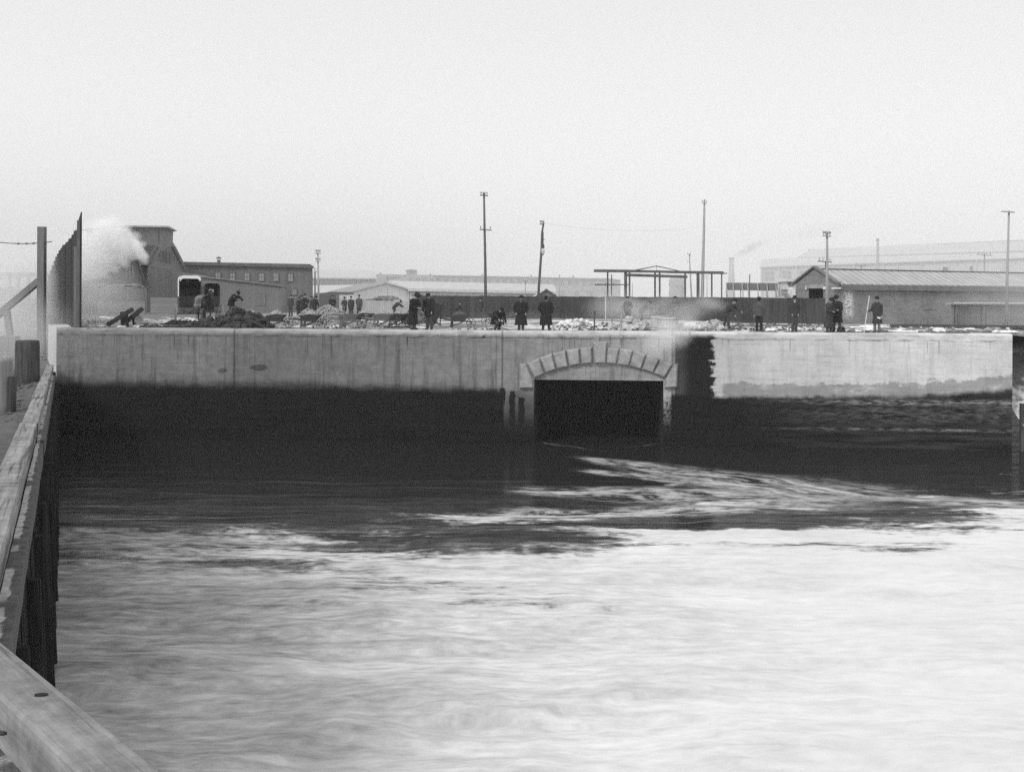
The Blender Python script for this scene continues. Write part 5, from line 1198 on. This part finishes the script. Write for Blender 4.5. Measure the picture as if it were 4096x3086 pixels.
lt = add_part('worn_lettering', letters, plain("worn_white_paint", .3, .2), bar[0])
# heaps
heap_stones(gp(1022, 63), 1.0, .8, .55, 260, .07, M_grav, 'gravel_heap', 'small pale gravel heap behind the leftmost barrow', 'gravel heap', 'gravel heaps', 3)
heap_stones(gp(1065, 64), .75, .6, .42, 160, .06, M_stone, 'gravel_heap', 'tiny heap right of the small pale heap', 'gravel heap', 'gravel heaps', 4)
heap_stones(gp(1165, 57.8), 1.9, 1.0, .45, 700, .055, M_grav, 'gravel_heap', 'low spread of gravel under the lettered barrow', 'gravel heap', 'gravel heaps', 5)
heap_stones(gp(1225, 60.5), 1.35, 1.0, .92, 900, .045, M_grav, 'gravel_heap', 'middle gravel heap in front of the left onlookers', 'gravel heap', 'gravel heaps', 6)
heap_stones(gp(1322, 60.0), 1.9, 1.4, 1.14, 1900, .045, M_grav, 'gravel_heap', 'tallest gravel heap, right of the left onlookers', 'gravel heap', 'gravel heaps', 7)
heap_stones(gp(1440, 58.5), 1.6, .8, .30, 400, .05, M_grav, 'gravel_heap', 'low gravel spread beneath the cluster of barrows', 'gravel heap', 'gravel heaps', 12)
heap_stones(gp(1668, 63), 1.0, .7, 1.15, 200, .09, plain("straw_heap", .13, .4, 6, (1, 1, .3)), 'brush_heap', 'dull brush heap behind the stooping man', 'heap', None, 8)
heap_stones(gp(870, 55.8), 1.75, .8, .55, 120, .14, M_clod, 'clod_heap', 'low left part of the dark heap of frozen earth clods', 'earth heap', 'heaps of dark clods', 9, smin=.3)
heap_stones(gp(965, 55.6), 1.7, .9, .92, 150, .17, M_clod, 'clod_heap', 'high right part of the dark heap of frozen earth clods', 'earth heap', 'heaps of dark clods', 10, smin=.3)
b = thing('plank', 'dark plank sloping off the right side of the earth clods', 'plank', gp(1035, 54.7))
add_part('board', MB().beam(V(-.5, 0, .42), V(.42, -.1, .03), .22, .05), M_bwood, b)
heap_stones(gp(2310, 62), 1.25, .6, .38, 34, .13, M_stone_w, 'stone_heap', 'heap of squared white stones left of the short stakes', 'stone heap', 'stone heaps', 11, base=False)
heap_stones(gp(2262, 61), .5, .4, .2, 12, .1, M_stone_w, 'stone_heap', 'small scatter of white stones left of the white heap', 'stone heap', 'stone heaps', 14, base=False)
heap_stones(gp(2520, 55.5), 1.1, .5, .48, 26, .2, M_stone, 'stone_heap', 'rounded pale heap half lost in steam left of the tubs', 'stone heap', 'stone heaps', 13)
heap_stones(gp(2845, 55.2), .8, .4, .42, 24, .15, M_stone, 'stone_heap', 'crumpled heap at the feet of the bending worker', 'stone heap', 'stone heaps', 15)
# loose low rubble over the yard (uncountable) and snow lumps
def scatter(name, x0, x1, Y0, Y1, n, s0, s1, mat, seed, flat=.6):
    rnd = random.Random(seed); mb = MB()
    for k in range(n):
        Y = Y0 + (Y1 - Y0) * rnd.random() ** 1.3; p = gp(rnd.uniform(x0, x1), Y); s = rnd.uniform(s0, s1)
        mb.rock((p.x, p.y, DK + s * .1), (s * rnd.uniform(.8, 1.7), s * rnd.uniform(.8, 1.4), s * flat), k, .35)
    return solo(name, mb, mat, kind='stuff')
scatter('rubble', 330, 770, 55.6, 74, 420, .05, .2, M_stone, 1, .5); scatter('rubble', 560, 780, 55.4, 60, 130, .07, .22, M_clod, 2, .6)
scatter('rubble', 3400, 4040, 52.6, 58, 240, .06, .24, plain("grey_rubble", .16, .5, 4), 3, .45); scatter('snow_lumps', 3420, 4040, 52.8, 62, 160, .08, .35, M_snow, 4, .25)
scatter('rubble', 2200, 3300, 54, 70, 650, .02, .08, plain("dark_rubble", .09, .5, 4), 5, .8); scatter('snow_lumps', 400, 1700, 55.5, 80, 260, .06, .3, M_snow, 6, .2)
scatter('rubble', 1100, 1680, 55.2, 64, 420, .03, .09, M_grav, 7, .7)
# row of paving setts leaning along the wall edge
rnd = random.Random(21); M_sett = plain('worn_sett', .22, .4, 6)
def setts(x0, x1, n, lab):
    for i in range(n):
        x = x0 + (x1 - x0) * (i + rnd.uniform(-.4, .4)) / n; Y = wy(x, 1.0); p = gp(x, Y)
        q = rnd.uniform(.75, 1.15); b = MB().box((0, 0, 0), (.10 * q, .2, .09 * rnd.uniform(.8, 1.3)), Matrix.Rotation(rnd.choice((-.2, .3, .6, .75, .9)) + rnd.uniform(-.1, .1), 3, 'Y') @ Matrix.Rotation(rnd.uniform(-.8, .8), 3, 'Z'))
        k0 = min(v.z for v in b.v); b.v = [v * rnd.uniform(.97, 1.03) + V(p.x, p.y, DK - k0 * .9) for v in b.v]
        o = solo('paving_sett', b, M_sett if i % 4 else M_stone, lab, 'stone block', (p.x, p.y, DK), lab)
setts(1200, 1440, 15, 'squared setts tilted in a row on the wall edge before the barrows'); setts(1800, 1980, 12, 'squared setts tilted in a row on the wall edge right of the coated men')
# leaning timbers on stubs (barricade)
M_blk = plain("black_old_timber", .03, .4, 4, (3, 3, 1))
b = thing('timber_trestle', 'black trestle of two slanting timbers propped on short stubs', 'trestle', gp(490, 56))
for (xa, ya, xb, yb, Y) in ((430, 1299, 531, 1236, 55.6), (488, 1299, 570, 1233, 56.2)): part('slanting_beam', MB().beam(at(xa, ya, Y), at(xb, yb, Y), .22, .2), M_blk, b)
part('stub', MB().beam(gp(500, 55.9) , at(496, 1246, 55.9), .36, .3), M_blk, b)
part('stub', MB().beam(gp(547, 56.5), at(541, 1259, 56.5), .33, .3), M_blk, b)
part('round_end', MB().tube([at(556, 1280, 56.2), at(556, 1280, 55.9)], .24, 14), M_boll2, b)
b = thing('cloth_heap', 'crumpled black tarpaulin lying beside the wagon wheel', 'tarpaulin', gp(700, 57))
mb = MB().ball(V(0, 0, .12), (.45, .3, .22), 14).ball(V(.45, 0, .1), (.4, .3, .24), 14).ball(V(-.35, .1, .08), (.3, .25, .14), 12)
fuse('cloth', mb, M_coat, b, .03, .12)
# iron bar, shovel, stakes, tubs, tools
solo('iron_bar', MB().tube([gp(1535, 54.2) + V(0, 0, .1), gp(1652, 54.0) + V(0, 0, .12)], .045, 8).tube([gp(1636, 54.02) + V(0, 0, .12), gp(1656, 54.0) + V(0, 0, .12)], .09, 8), M_blk, 'long dark iron bar with a thick end lying by the stooping man', 'bar', gp(1590, 54.1))
def spade(label, xs, Y, h, lean=0.0, mat=M_bwood2, blade=True):
    p = gp(xs, Y); t = thing('spade', label, 'spade', p, 'spades and stakes')
    add_part('shaft', MB().tube([V(0, 0, .02), V(lean, 0, h)], .026, 7), mat, t)
    add_part('grip', MB().beam(V(lean - .09, 0, h), V(lean + .09, 0, h), .04, .04), mat, t)
    if blade: add_part('blade', MB().add([V(-.11, -.01, .34), V(.11, -.01, .34), V(.11, -.03, .08), V(.0, -.04, .0), V(-.11, -.03, .08), V(-.11, .02, .34), V(.11, .02, .34), V(.11, .0, .08), V(0, -.01, 0), V(-.11, .0, .08)],
                        [(0, 4, 3, 2, 1), (5, 6, 7, 8, 9), (0, 1, 6, 5), (1, 2, 7, 6), (2, 3, 8, 7), (3, 4, 9, 8), (4, 0, 5, 9)]), M_wheel, t)
    return t
spade('spade standing upright before the empty grey barrow', 1376, 54.6, 1.15); spade('slim stake standing between two barrows', 1464, 54.8, .72, blade=False)
def stake(label, xs, ys, w, mat):
    Y = wy(xs, .7); p = gp(xs, Y); h = at(xs, ys, Y).z - DK
    t = thing('stake', label, 'stake', p, 'stakes standing on the wall'); add_part('shaft', MB().tube([V(.0, 0, 0), V(.03, 0, h)], w, 8), mat, t)
    add_part('head', MB().lathe([(w * 1.1, h - .03), (w * 1.7, h), (w * 1.6, h + .05), (w, h + .07)], (.03, 0, 0), 10), mat, t)
stake('short dark iron stake with a mushroomed head', 2376, 1248, .035, M_wheel); stake('pale wooden stake rising from the steam left of the tubs', 2484, 1224, .055, M_trim)
M_tub = plain("pale_tub_staves", .42, .25, 3, (6, 6, .4))
for i, (x, Y, r0, r1, h, lab) in enumerate(((2634, 55.2, .52, .40, .72, 'pale wooden tub, rear left of the pair in the steam'), (2671, 54.0, .57, .45, .68, 'pale wooden tub with a small lid block, front right of the pair'))):
    t = thing('wooden_tub', lab, 'tub', gp(x, Y)); add_part('staves', MB().lathe([(r0, 0), (r0 * .97, h * .3), (r1, h), (r1 - .04, h + .005), (r1 - .04, h - .05), (.01, h - .05)], (0, 0, 0), 24), M_tub, t)
    for z in (.14, .8): rr = r0 + (r1 - r0) * z + .012; add_part('hoop', MB().lathe([(rr, z * h), (rr + .006, z * h + .02), (rr, z * h + .045)], (0, 0, 0), 24), M_trim, t)
    if i: add_part('lid', MB().lathe([(.16, h), (.16, h + .07), (.02, h + .09)], (0, 0, 0), 12), M_trim, t)
# sack, tools lying on the coping at right
def lay(name, label, cat, x0, x1, lift=.03, w=.05, mat=M_blk, d=.5, h=.04):
    a, b_ = W(wu(x0, 1320)[0], d, DK + lift), W(wu(x1, 1320)[0], d, DK + lift); return solo(name, MB().beam(a, b_, w, h), mat, label, cat, a)
lay('plank', 'thin dark plank on the coping under the back-turned worker', 'plank', 3002, 3118); lay('plank', 'dark strip on the coping right of the cape-coated man', 'plank', 3305, 3490)
lay('plank', 'thin dark strip lying on the coping near the right end', 'plank', 3738, 3895); lay('plank', 'dark strip on the coping at the feet of the bowler-hatted man', 'plank', 3143, 3200)
pts = [W(wu(x, 1320)[0], .5, DK + z) for x, z in ((3196, .05), (3215, .16), (3232, .13), (3255, .02))]
solo('bent_board', MB().beam(pts[0], pts[1], .12, .03).beam(pts[1], pts[3], .14, .03), M_trim, 'pale bent board propped like a tiny roof on the coping', 'board', pts[0])
t = thing('tool_sack', 'pale limp sack lying on the coping right of the back-turned worker', 'sack', W(wu(3095, 1320)[0], .6, DK)); fuse('cloth', MB().capsule(V(-.25, 0, .07), V(.12, 0, .11), .07, .10).capsule(V(.12, 0, .1), V(.24, 0, .14), .07, .03), M_shirt, t, .02, .05)
t = thing('camera_bag', 'small black bag on the ground beside the cape-coated man', 'bag', W(wu(3385, 1320)[0], 1.0, DK)); add_part('bag_body', MB().hexa([V(-.2, -.12, 0), V(.2, -.12, 0), V(.2, .12, 0), V(-.2, .12, 0)], [V(-.15, -.05, .28), V(.15, -.05, .26), V(.15, .05, .26), V(-.15, .05, .28)]), M_coat, t)
add_part('bag_handle', MB().tube([V(-.08, 0, .26), V(-.05, 0, .34), V(.05, 0, .34), V(.08, 0, .26)], .012, 6), M_boot, t)
t = thing('small_box', 'small pale open box on the coping left of the huddled man', 'box', W(wu(3286, 1320)[0], .5, DK)); add_part('box_body', MB().box(V(0, 0, .07), (.28, .2, .12)), M_trim, t); add_part('box_lid', MB().box(V(.05, .13, .16), (.28, .02, .12), Matrix.Rotation(-.4, 3, 'X')), M_snow, t)
t = thing('curved_board', 'dark curved board lying before the crouching figure', 'board', W(wu(1990, 1320)[0], .5, DK)); mb = MB()
pts = [V(-.55 + 1.1 * i / 8, 0, .03 + .09 * math.sin(math.pi * i / 8)) for i in range(9)]
for p_, q_ in zip(pts, pts[1:]): mb.beam(p_, q_, .2, .05)
add_part('board', mb, M_bwood, t)
t = thing('snow_covered_log', 'long snow-dusted log lying in the steam right of the tubs', 'log', gp(2790, 55)); fuse('log', MB().capsule(V(-.55, 0, .2), V(.6, 0, .1), .2, .13), M_stone_w, t, .03, .06)
# rails and ties at far right
tr = thing('rail_track', 'narrow rails on snowy ties running along the yard at the right', 'track', gp(3850, 60, DK))
for Y in (58.6, 60.0): part('rail', MB().beam(gp(3560, Y + 2.2) + V(0, 0, .14), gp(4300, Y) + V(0, 0, .14), .06, .1), M_wheel, tr)
for i in range(16): x = 3580 + i * 42; part('tie', MB().box(gp(x, 60.2 - .12 * i * .9) + V(0, 0, .05), (.24, 2.1, .12), Matrix.Rotation(-.25, 3, 'Z')), M_bwood, tr)
# ---- right bank beyond the wall end
mb = MB(); ix = {}
for j in range(10):
    for i in range(14):
        u, v = WLEN + .35 + i * 1.6, -.5 + j * 1.5; zz = min(DK - .3, 1.2 + (v + .5) * .62) + .35 * mnoise.noise(Vector((u * .6, v * .6, 7)))
        ix[i, j] = len(mb.v); mb.v.append(W(u, v, zz))
for j in range(9):
    for i in range(13): mb.f.append((ix[i, j], ix[i + 1, j], ix[i + 1, j + 1], ix[i, j + 1]))
solo('right_bank', mb, ground_mat("right_bank_earth", .52, .16), kind='structure', smooth=True)
mb = MB()
for i in range(70): u = WLEN + .32 + i * .32; q = -.3 + .12 * (i % 2); mb.hexa([W(u, q, -3), W(u + .3, q, -3), W(u + .3, q + .25, -3), W(u, q + .25, -3)], [W(u, q, 2.3 + .1 * (i % 3)), W(u + .3, q, 2.3 + .1 * (i % 3)), W(u + .3, q + .25, 2.3 + .1 * (i % 3)), W(u, q + .25, 2.3 + .1 * (i % 3))])
t = thing('right_piling', 'grey pile wall holding the earth bank past the right end of the quay', 'piling', W(WLEN + 8, 0, 0)); part('piles', mb, plain("grey_wet_piles", .05, .5, 2, (2, 2, .4)), t)

# ================================================================ HORSE AND WAGONS
M_hide = plain("dark_horse_hide", .022, .35, 5, rough=.6); M_harn = plain("harness_leather", .012, .2, 9, rough=.4, spec=.5); M_brass = plain("bright_brass", .7, .05, rough=.3)
def plaid():
    g = G("plaid_blanket"); P = g.obj(); x, y, z = g.xyz(P)
    def st(v, f, w): return g.ss(g.m('ABSOLUTE', g.m('SUBTRACT', g.m('FRACT', g.m('MULTIPLY', v, f)), .5)), w, w + .03, 1, 0)
    c = g.m('ADD', .075, g.m('MULTIPLY', g.m('ADD', st(y, 2.6, .16), st(g.m('ADD', z, g.m('ABSOLUTE', x)), 2.6, .16)), .055))
    c = g.m('ADD', c, g.m('MULTIPLY', g.m('ADD', st(y, 2.6, .03), st(g.m('ADD', z, g.m('ABSOLUTE', x)), 2.6, .03)), .12))
    return g.done(c, .95)
hz_ = thing('horse', 'dark harnessed horse under a plaid blanket facing the water in front of the white-topped wagon', 'horse', gp(818, 64.0))
b = MB()                                     # local: faces -y
b.capsule(V(0, -.45, 1.22), V(0, .25, 1.20), .29, .30, 14); b.capsule(V(0, .25, 1.22), V(0, .62, 1.25), .29, .27, 14); b.capsule(V(0, -.55, 1.2), V(0, -.72, 1.22), .25, .21, 12)
b.capsule(V(0, -.75, 1.3), V(0, -1.05, 1.68), .19, .125, 12); b.capsule(V(0, -1.05, 1.68), V(0, -1.15, 1.82), .12, .10, 12)
b.capsule(V(0, -1.13, 1.80), V(0, -1.42, 1.42), .105, .062, 12); b.capsule(V(0, -1.40, 1.45), V(0, -1.47, 1.34), .065, .055, 10)
for s in (-1, 1):
    b.capsule(V(s * .06, -1.08, 1.90), V(s * .08, -1.09, 2.03), .032, .01, 8)
    b.capsule(V(s * .13, -.62, 1.15), V(s * .13, -.60, .66), .10, .055); b.capsule(V(s * .13, -.60, .66), V(s * .13, -.62, .14), .05, .036); b.capsule(V(s * .13, -.62, .14), V(s * .13, -.66, .05), .045, .06)
    b.capsule(V(s * .14, .58, 1.15), V(s * .15, .42, .82), .17, .09); b.capsule(V(s * .15, .42, .82), V(s * .14, .68, .52), .085, .05); b.capsule(V(s * .14, .68, .52), V(s * .13, .60, .14), .046, .036); b.capsule(V(s * .13, .60, .14), V(s * .13, .55, .05), .045, .06)
b.capsule(V(0, -.3, 1.1), V(0, .4, 1.12), .30, .30, 14); b.capsule(V(-.1, -.62, 1.08), V(.1, -.62, 1.08), .2, .2, 12)
fuse('body', b, M_hide, hz_, .022)
mn = MB(); [mn.capsule(V(.02, -.7 - .36 * t, 1.5 + .42 * t), V(.10, -.68 - .36 * t, 1.36 + .4 * t), .035, .02, 6) for t in [i / 8 for i in range(9)]]; mn.capsule(V(0, -1.14, 1.93), V(.0, -1.25, 1.75), .035, .02, 6)
fuse('mane', mn, M_hair, hz_, .014); fuse('tail', MB().capsule(V(0, .88, 1.3), V(0, .98, 1.0), .05, .07, 8).capsule(V(0, .98, 1.0), V(0, 1.0, .5), .07, .03, 8), M_hair, hz_, .02)
bl = MB(); n = 14; ix = {}
for j in range(12):
    y = -.52 + j * .118
    for i in range(n + 1):
        a = -1.0 + 2.0 * i / n; ang = a * 1.62; r = .325 + .02 * math.sin(j * 1.3)
        if abs(ang) < 1.3: p = V(r * math.sin(ang), y, 1.23 + r * math.cos(ang))
        else: q = (abs(ang) - 1.3) * 1.0; p = V(math.copysign(r * math.sin(1.3) + .12 * q, ang), y, 1.23 + r * math.cos(1.3) - q * (1.9 + .5 * j / 11))
        p.x += .02 * math.sin(j * 2.1 + i); ix[i, j] = len(bl.v); bl.v.append(p)
for j in range(11):
    for i in range(n): bl.f.append((ix[i, j], ix[i + 1, j], ix[i + 1, j + 1], ix[i, j + 1]))
bk = add_part('blanket', bl, plaid(), hz_, True); md = bk.modifiers.new("t", 'SOLIDIFY'); md.thickness = .012
hr = MB()
def ring(c, rx, ry, m, r=.014, n=18): hr.tube([Vector(c) + m @ V(rx * math.cos(6.2832 * i / n), ry * math.sin(6.2832 * i / n), 0) for i in range(n + 1)], r, 6)
ring((0, -.86, 1.38), .22, .3, Matrix.Rotation(R(-52), 3, 'X'), .035); ring((0, -1.33, 1.54), .085, .095, Matrix.Rotation(R(-38), 3, 'X')); ring((0, -1.17, 1.80), .115, .13, Matrix.Rotation(R(30), 3, 'X'))
harn = add_part('harness', hr, M_harn, hz_)
for s in (-1, 1): add_part('blinker', MB().box(V(s * .105, -1.24, 1.71), (.012, .13, .10), Matrix.Rotation(R(-35), 3, 'X')), M_harn, harn)
add_part('brow_disc', MB().ball(V(.07, -1.27, 1.76), (.03, .015, .045), 10), M_brass, harn); add_part('brow_band', MB().tube([V(.12 * math.cos(a), -1.2 - .05 * math.sin(a), 1.83 + .03 * math.sin(a)) for a in [math.pi * i / 8 for i in range(9)]], .012, 6), M_brass, harn)
for s in (-1, 1): add_part('rein', MB().tube([V(s * .08, -1.38, 1.42), V(s * .28, -.85, 1.3), V(s * .33, -.5, 1.38)], .01, 5), M_harn, harn)
hz_.rotation_euler = (0, 0, R(33)); hz_.scale = (1.22, 1.1, 1.1)

M_white_can = plain("white_canvas_top", .78, .06, 3); M_wag = plain("black_coach_panel", .022, .3, 3, rough=.5); M_whl = plain("grey_wagon_wheel", .2, .3, 5); M_int = plain("dark_wagon_lining", .035, .3, 3)
def wagon(label, xs, Y, rz, w, h, L, white, wheel_r=.55, top=True):
    t = thing('covered_wagon', label, 'wagon', gp(xs, Y), 'covered wagons'); zf = 1.08      # local front = -y
    n = 12; pr = []                       # cross-section of the hood (outer), from lower left over the top
    rr = .26
    pr = [(-w / 2, zf + .55)] + [(-w / 2 + rr - rr * math.cos(a), h - rr + rr * math.sin(a)) for a in [math.pi / 2 * i / 6 for i in range(7)]] + [(w / 2 - rr + rr * math.sin(a), h - rr + rr * math.cos(a)) for a in [math.pi / 2 * i / 6 for i in range(7)]] + [(w / 2, zf + .55)]
    mb = MB(); m = len(pr); th = .05 if white else .04
    c = (0, h / 2 + .4)
    inn = [(x * (1 - 2 * th / w), zf + .55 if i in (0, m - 1) else z - th * 1.6) for i, (x, z) in enumerate(pr)]
    y0, y1 = -L / 2, L / 2; lin_ = MB(); rim_ = MB()
    for i in range(m - 1):
        (xa, za), (xb, zb_), (ia, ja), (ib, jb) = pr[i], pr[i + 1], inn[i], inn[i + 1]
        mb.add([V(xa, y0, za), V(xb, y0, zb_), V(xb, y1, zb_), V(xa, y1, za)], [(0, 1, 2, 3)]); lin_.add([V(ia, y0 + .01, ja), V(ib, y0 + .01, jb), V(ib, y1, jb), V(ia, y1, ja)], [(3, 2, 1, 0)])
        rim_.add([V(xa, y0, za), V(ia, y0, ja), V(ib, y0, jb), V(xb, y0, zb_)], [(0, 1, 2, 3)])
    add_part('hood', mb, M_white_can if white else M_wag, t); add_part('hood_lining', lin_, M_int, t); add_part('hood_bow', rim_, M_wag, t)
    add_part('back_panel', MB().prism([V(x, y1 - .01, z) for x, z in inn], (0, .03, 0)), M_int, t)
    if not white: add_part('roof_edge', MB().box(V(0, -L / 2, h + .01), (w * .96, .08, .03)), M_shut, t)
    bx = MB().hexa([V(-w * .42, y0 + .02, zf - .16), V(w * .42, y0 + .02, zf - .16), V(w * .42, y1, zf - .16), V(-w * .42, y1, zf - .16)], [V(-w * .47, y0, zf + .02), V(w * .47, y0, zf + .02), V(w * .47, y1, zf + .02), V(-w * .47, y1, zf + .02)])
    add_part('wagon_box', bx, M_wag, t)
    if white:
        top_ = [(x, z) for x, z in pr if z > h - rr * .9]; add_part('front_valance', MB().prism([V(x * .99, y0 + .02, z - .01) for x, z in top_] + [V(x * .9, y0 + .02, z - .2) for x, z in reversed(top_)], (0, -.04, 0)), M_white_can, t)
    for s in (-1, 1): add_part('side_panel', MB().box(V(s * (w / 2 - .03), 0, zf + .28), (.04, L * .96, .56)), M_wag, t)
    add_part('dashboard', MB().box(V(0, y0 - .02, zf + .3), (w * .9, .04, .55)), M_wag, t); add_part('seat', MB().box(V(0, -.1, zf + .42), (w * .86, .5, .16)).box(V(0, .18, zf + .78), (w * .86, .1, .5)), M_int, t)
    add_part('rear_window', MB().box(V(-.05, y1 - .05, h - .35), (.2, .02, .06)), M_shirt, t)
    for yy in (-L / 2 + .1, L / 2 - .1):
        add_part('axle', MB().beam(V(-w * .62, yy, wheel_r), V(w * .62, yy, wheel_r), .06, .06), M_wag, t)
        add_part('spring', MB().tube([V(-.3, yy, zf - .32), V(-.45, yy, zf - .22 - .1), V(0, yy, wheel_r + .06), V(.45, yy, zf - .32), V(.3, yy, zf - .32)], .025, 6), M_wag, t)
        for s in (-1, 1): make_wheel(t, V(s * w * .62, yy, wheel_r * (.94 if yy < 0 else 1.0)), wheel_r * (.94 if yy < 0 else 1.0), .05, M_whl, 12, Matrix.Rotation(math.pi / 2, 3, 'Z'), .07, .016, .03)
    add_part('reach_pole', MB().beam(V(0, -L / 2, wheel_r), V(0, L / 2, wheel_r), .07, .07), M_wag, t)
    if white:
        for s in (-1, 1): add_part('shaft', MB().tube([V(s * .4, -L / 2 - .05, .62), V(s * .42, -L / 2 - .8, .85), V(s * .36, -L / 2 - 1.9, .98)], .03, 6), M_wag, t)
        add_part('whip', MB().tube([V(-w / 2 - .08, y0 - .05, zf + .1), V(-w / 2 - .1, y0 - .05, zf + 1.0)], .012, 5), M_wag, t)
    t.rotation_euler = (0, 0, R(rz)); return t
wagon('white-topped covered wagon with open dark front, harnessed behind the horse', 757, 66.5, 20, 1.34, 2.95, 1.75, True)
wagon('smaller black-hooded wagon half hidden behind the horse', 838, 71.5, 28, 1.05, 2.55, 1.6, False, .58)
# ================================================================ STEAM, SMOKE AND HAZE
def smoke_mat(name, dens, nscale=.5, n0=.35, n1=.7, soft=.25, alb=1.0, st=(1, 1, 1)):
    g = G(name, False); v = g.t.nodes.new("ShaderNodeVolumePrincipled"); P = g.obj()
    ln = g.t.nodes.new("ShaderNodeVectorMath"); ln.operation = 'LENGTH'; g.t.links.new(P, ln.inputs[0])
    wp = g.noise(g.map(g.pos(), st), nscale, 5, .6)
    r = g.m('ADD', ln.outputs['Value'], g.m('MULTIPLY', g.m('SUBTRACT', wp, .5), 1.3))
    d = g.m('MULTIPLY', g.ss(r, .95, soft), g.ss(wp, n0, n1, .35, 1.0)); d = g.m('MULTIPLY', d, g.ss(ln.outputs['Value'], 1.0, .85))
    v.inputs['Color'].default_value = (alb, alb, alb, 1); g.L(g.m('MULTIPLY', d, dens), v.inputs['Density']); v.inputs['Anisotropy'].default_value = .1
    g.t.links.new(v.outputs[0], g.out.inputs['Volume']); return g.mat
def smoke(name, c, rad, rot, mat, label=None):
    mb = MB().ball((0, 0, 0), (1, 1, 1), 20); o = solo(name, mb, mat, label, None, None, None, 'stuff'); o.location = c; o.scale = rad; o.rotation_euler = rot; return o
# the bright steam jet in front of the gabled barn: widening cone blown left
ps = at(592, 1052, 103); 
S1 = smoke_mat("steam_jet", 1.5, .5, .2, .6, .2)
S2 = smoke_mat("steam_billow", 2.4, .9, .25, .65, .1)
smoke('steam', at(556, 1000, 103), (1.7, .8, .7), (0, R(58), 0), smoke_mat("steam_tip", 3.0, .8, .1, .5, .35))
smoke('steam', at(488, 985, 103), (2.3, 1.6, 1.7), (0, R(35), 0), S1)
smoke('steam', at(450, 955, 103), (3.0, 2.0, 1.9), (0, R(30), 0), S1)
smoke('steam', at(470, 1025, 103), (2.6, 1.2, .8), (0, R(-22), 0), S1)
smoke('steam', at(380, 990, 103), (4.0, 2.5, 3.2), (0, R(-20), 0), S1)
rnd = random.Random(4)
for i, (x, y, r_) in enumerate(((577, 1026, .45), (556, 985, .7), (524, 950, .85), (486, 925, 1.0), (440, 905, 1.3), (545, 1025, .5), (495, 1045, .7), (445, 1062, .9), (400, 1085, 1.0))):
    smoke('steam', at(x, y, 103 + (i % 3) * .4), (r_ * 1.5, r_, r_), (0, R(rnd.uniform(-40, 60)), 0), S2)
smoke('steam', at(360, 1060, 104), (3.6, 2.4, 2.3), (0, R(-30), 0), smoke_mat("steam_thin", .9, .35, .2, .6, .15))
smoke('steam', at(300, 1010, 110), (6, 4, 4.5), (0, 0, 0), smoke_mat("steam_drift", .22, .2, .2, .6, .1))
# mist lying round the left bank
smoke('mist', at(120, 1180, 68), (7.5, 9, 5.5), (0, 0, R(25)), smoke_mat("left_mist", .30, .25, .25, .65, .1))
smoke('mist', at(20, 1330, 56), (5, 7, 3.0), (0, 0, R(25)), smoke_mat("left_low_mist", .13, .3, .25, .65, .1))
# steam about the tubs and over the wall
ys = smoke_mat("yard_steam", .46, .8, .38, .7, -.1)
for i, (x, y, Y, rx, rz_, an) in enumerate(((2600, 1262, 57, 1.9, .9, -10), (2700, 1262, 56, 1.7, 1.0, -25), (2790, 1228, 58, 2.0, 1.0, -20), (2660, 1212, 60, 2.2, .9, -12), (2540, 1235, 60, 1.6, .8, 10), (2850, 1215, 62, 1.6, .6, 15), (2745, 1290, 54.5, 1.3, .8, -30))):
    smoke('steam', at(x, y, Y), (rx, 1.4, rz_), (0, R(an), 0), ys)
smoke('steam', at(2480, 1230, 66), (3.0, 4, 1.4), (0, 0, 0), smoke_mat("yard_steam_thin", .16, .5, .3, .62, .1))
smoke('steam', at(2680, 1350, 51.0), (2.2, .6, .95), (0, R(-25), 0), smoke_mat("arch_steam", 2.0, .8, .3, .6, .1))
smoke('steam', at(2480, 1420, 51.0), (2.6, .4, .9), (0, R(-14), 0), smoke_mat("arch_steam_thin", .35, .6, .3, .6, .1))
smoke('smoke', at(2080, 1270, 66), (6, 2, .7), (0, 0, 0), smoke_mat("thin_yard_smoke", .05, .5, .3, .62, .1))
# chimney smoke drifting right
cs = at(2925, 1037, 640)
smoke('chimney_smoke', cs + Vector((12, 0, 7)), (15, 5, 3.6), (0, R(-28), 0), smoke_mat("stack_smoke", .25, .3, .3, .6, .1, .55))
smoke('chimney_smoke', cs + Vector((50, 0, 17)), (36, 7, 6), (0, R(-8), 0), smoke_mat("stack_smoke_far", .05, .2, .3, .6, .1, .6))
# mist at the right edge
smoke('mist', at(4120, 1240, 63), (6.5, 9, 4.5), (0, 0, 0), smoke_mat("right_mist", .05, .25, .25, .6, .1))
def haze_box(name, x0, x1, y0, y1, z0, z1, dens, col=.99):
    mb = MB().box(((x0 + x1) / 2, (y0 + y1) / 2, (z0 + z1) / 2), (x1 - x0, y1 - y0, z1 - z0))
    g = G(name + "_air", False); v = g.t.nodes.new("ShaderNodeVolumePrincipled"); v.inputs['Color'].default_value = (col, col, col, 1); v.inputs['Density'].default_value = dens
    g.t.links.new(v.outputs[0], g.out.inputs['Volume']); return solo(name, mb, g.mat, kind='stuff')
haze_box('haze', -4600, 4600, -600, 4900, -4, 90, .0004)
haze_box('far_smoke', -900, 1100, 128, 1600, -3.5, 80, .0015)
bpy.data.scenes.remove(TMPS)
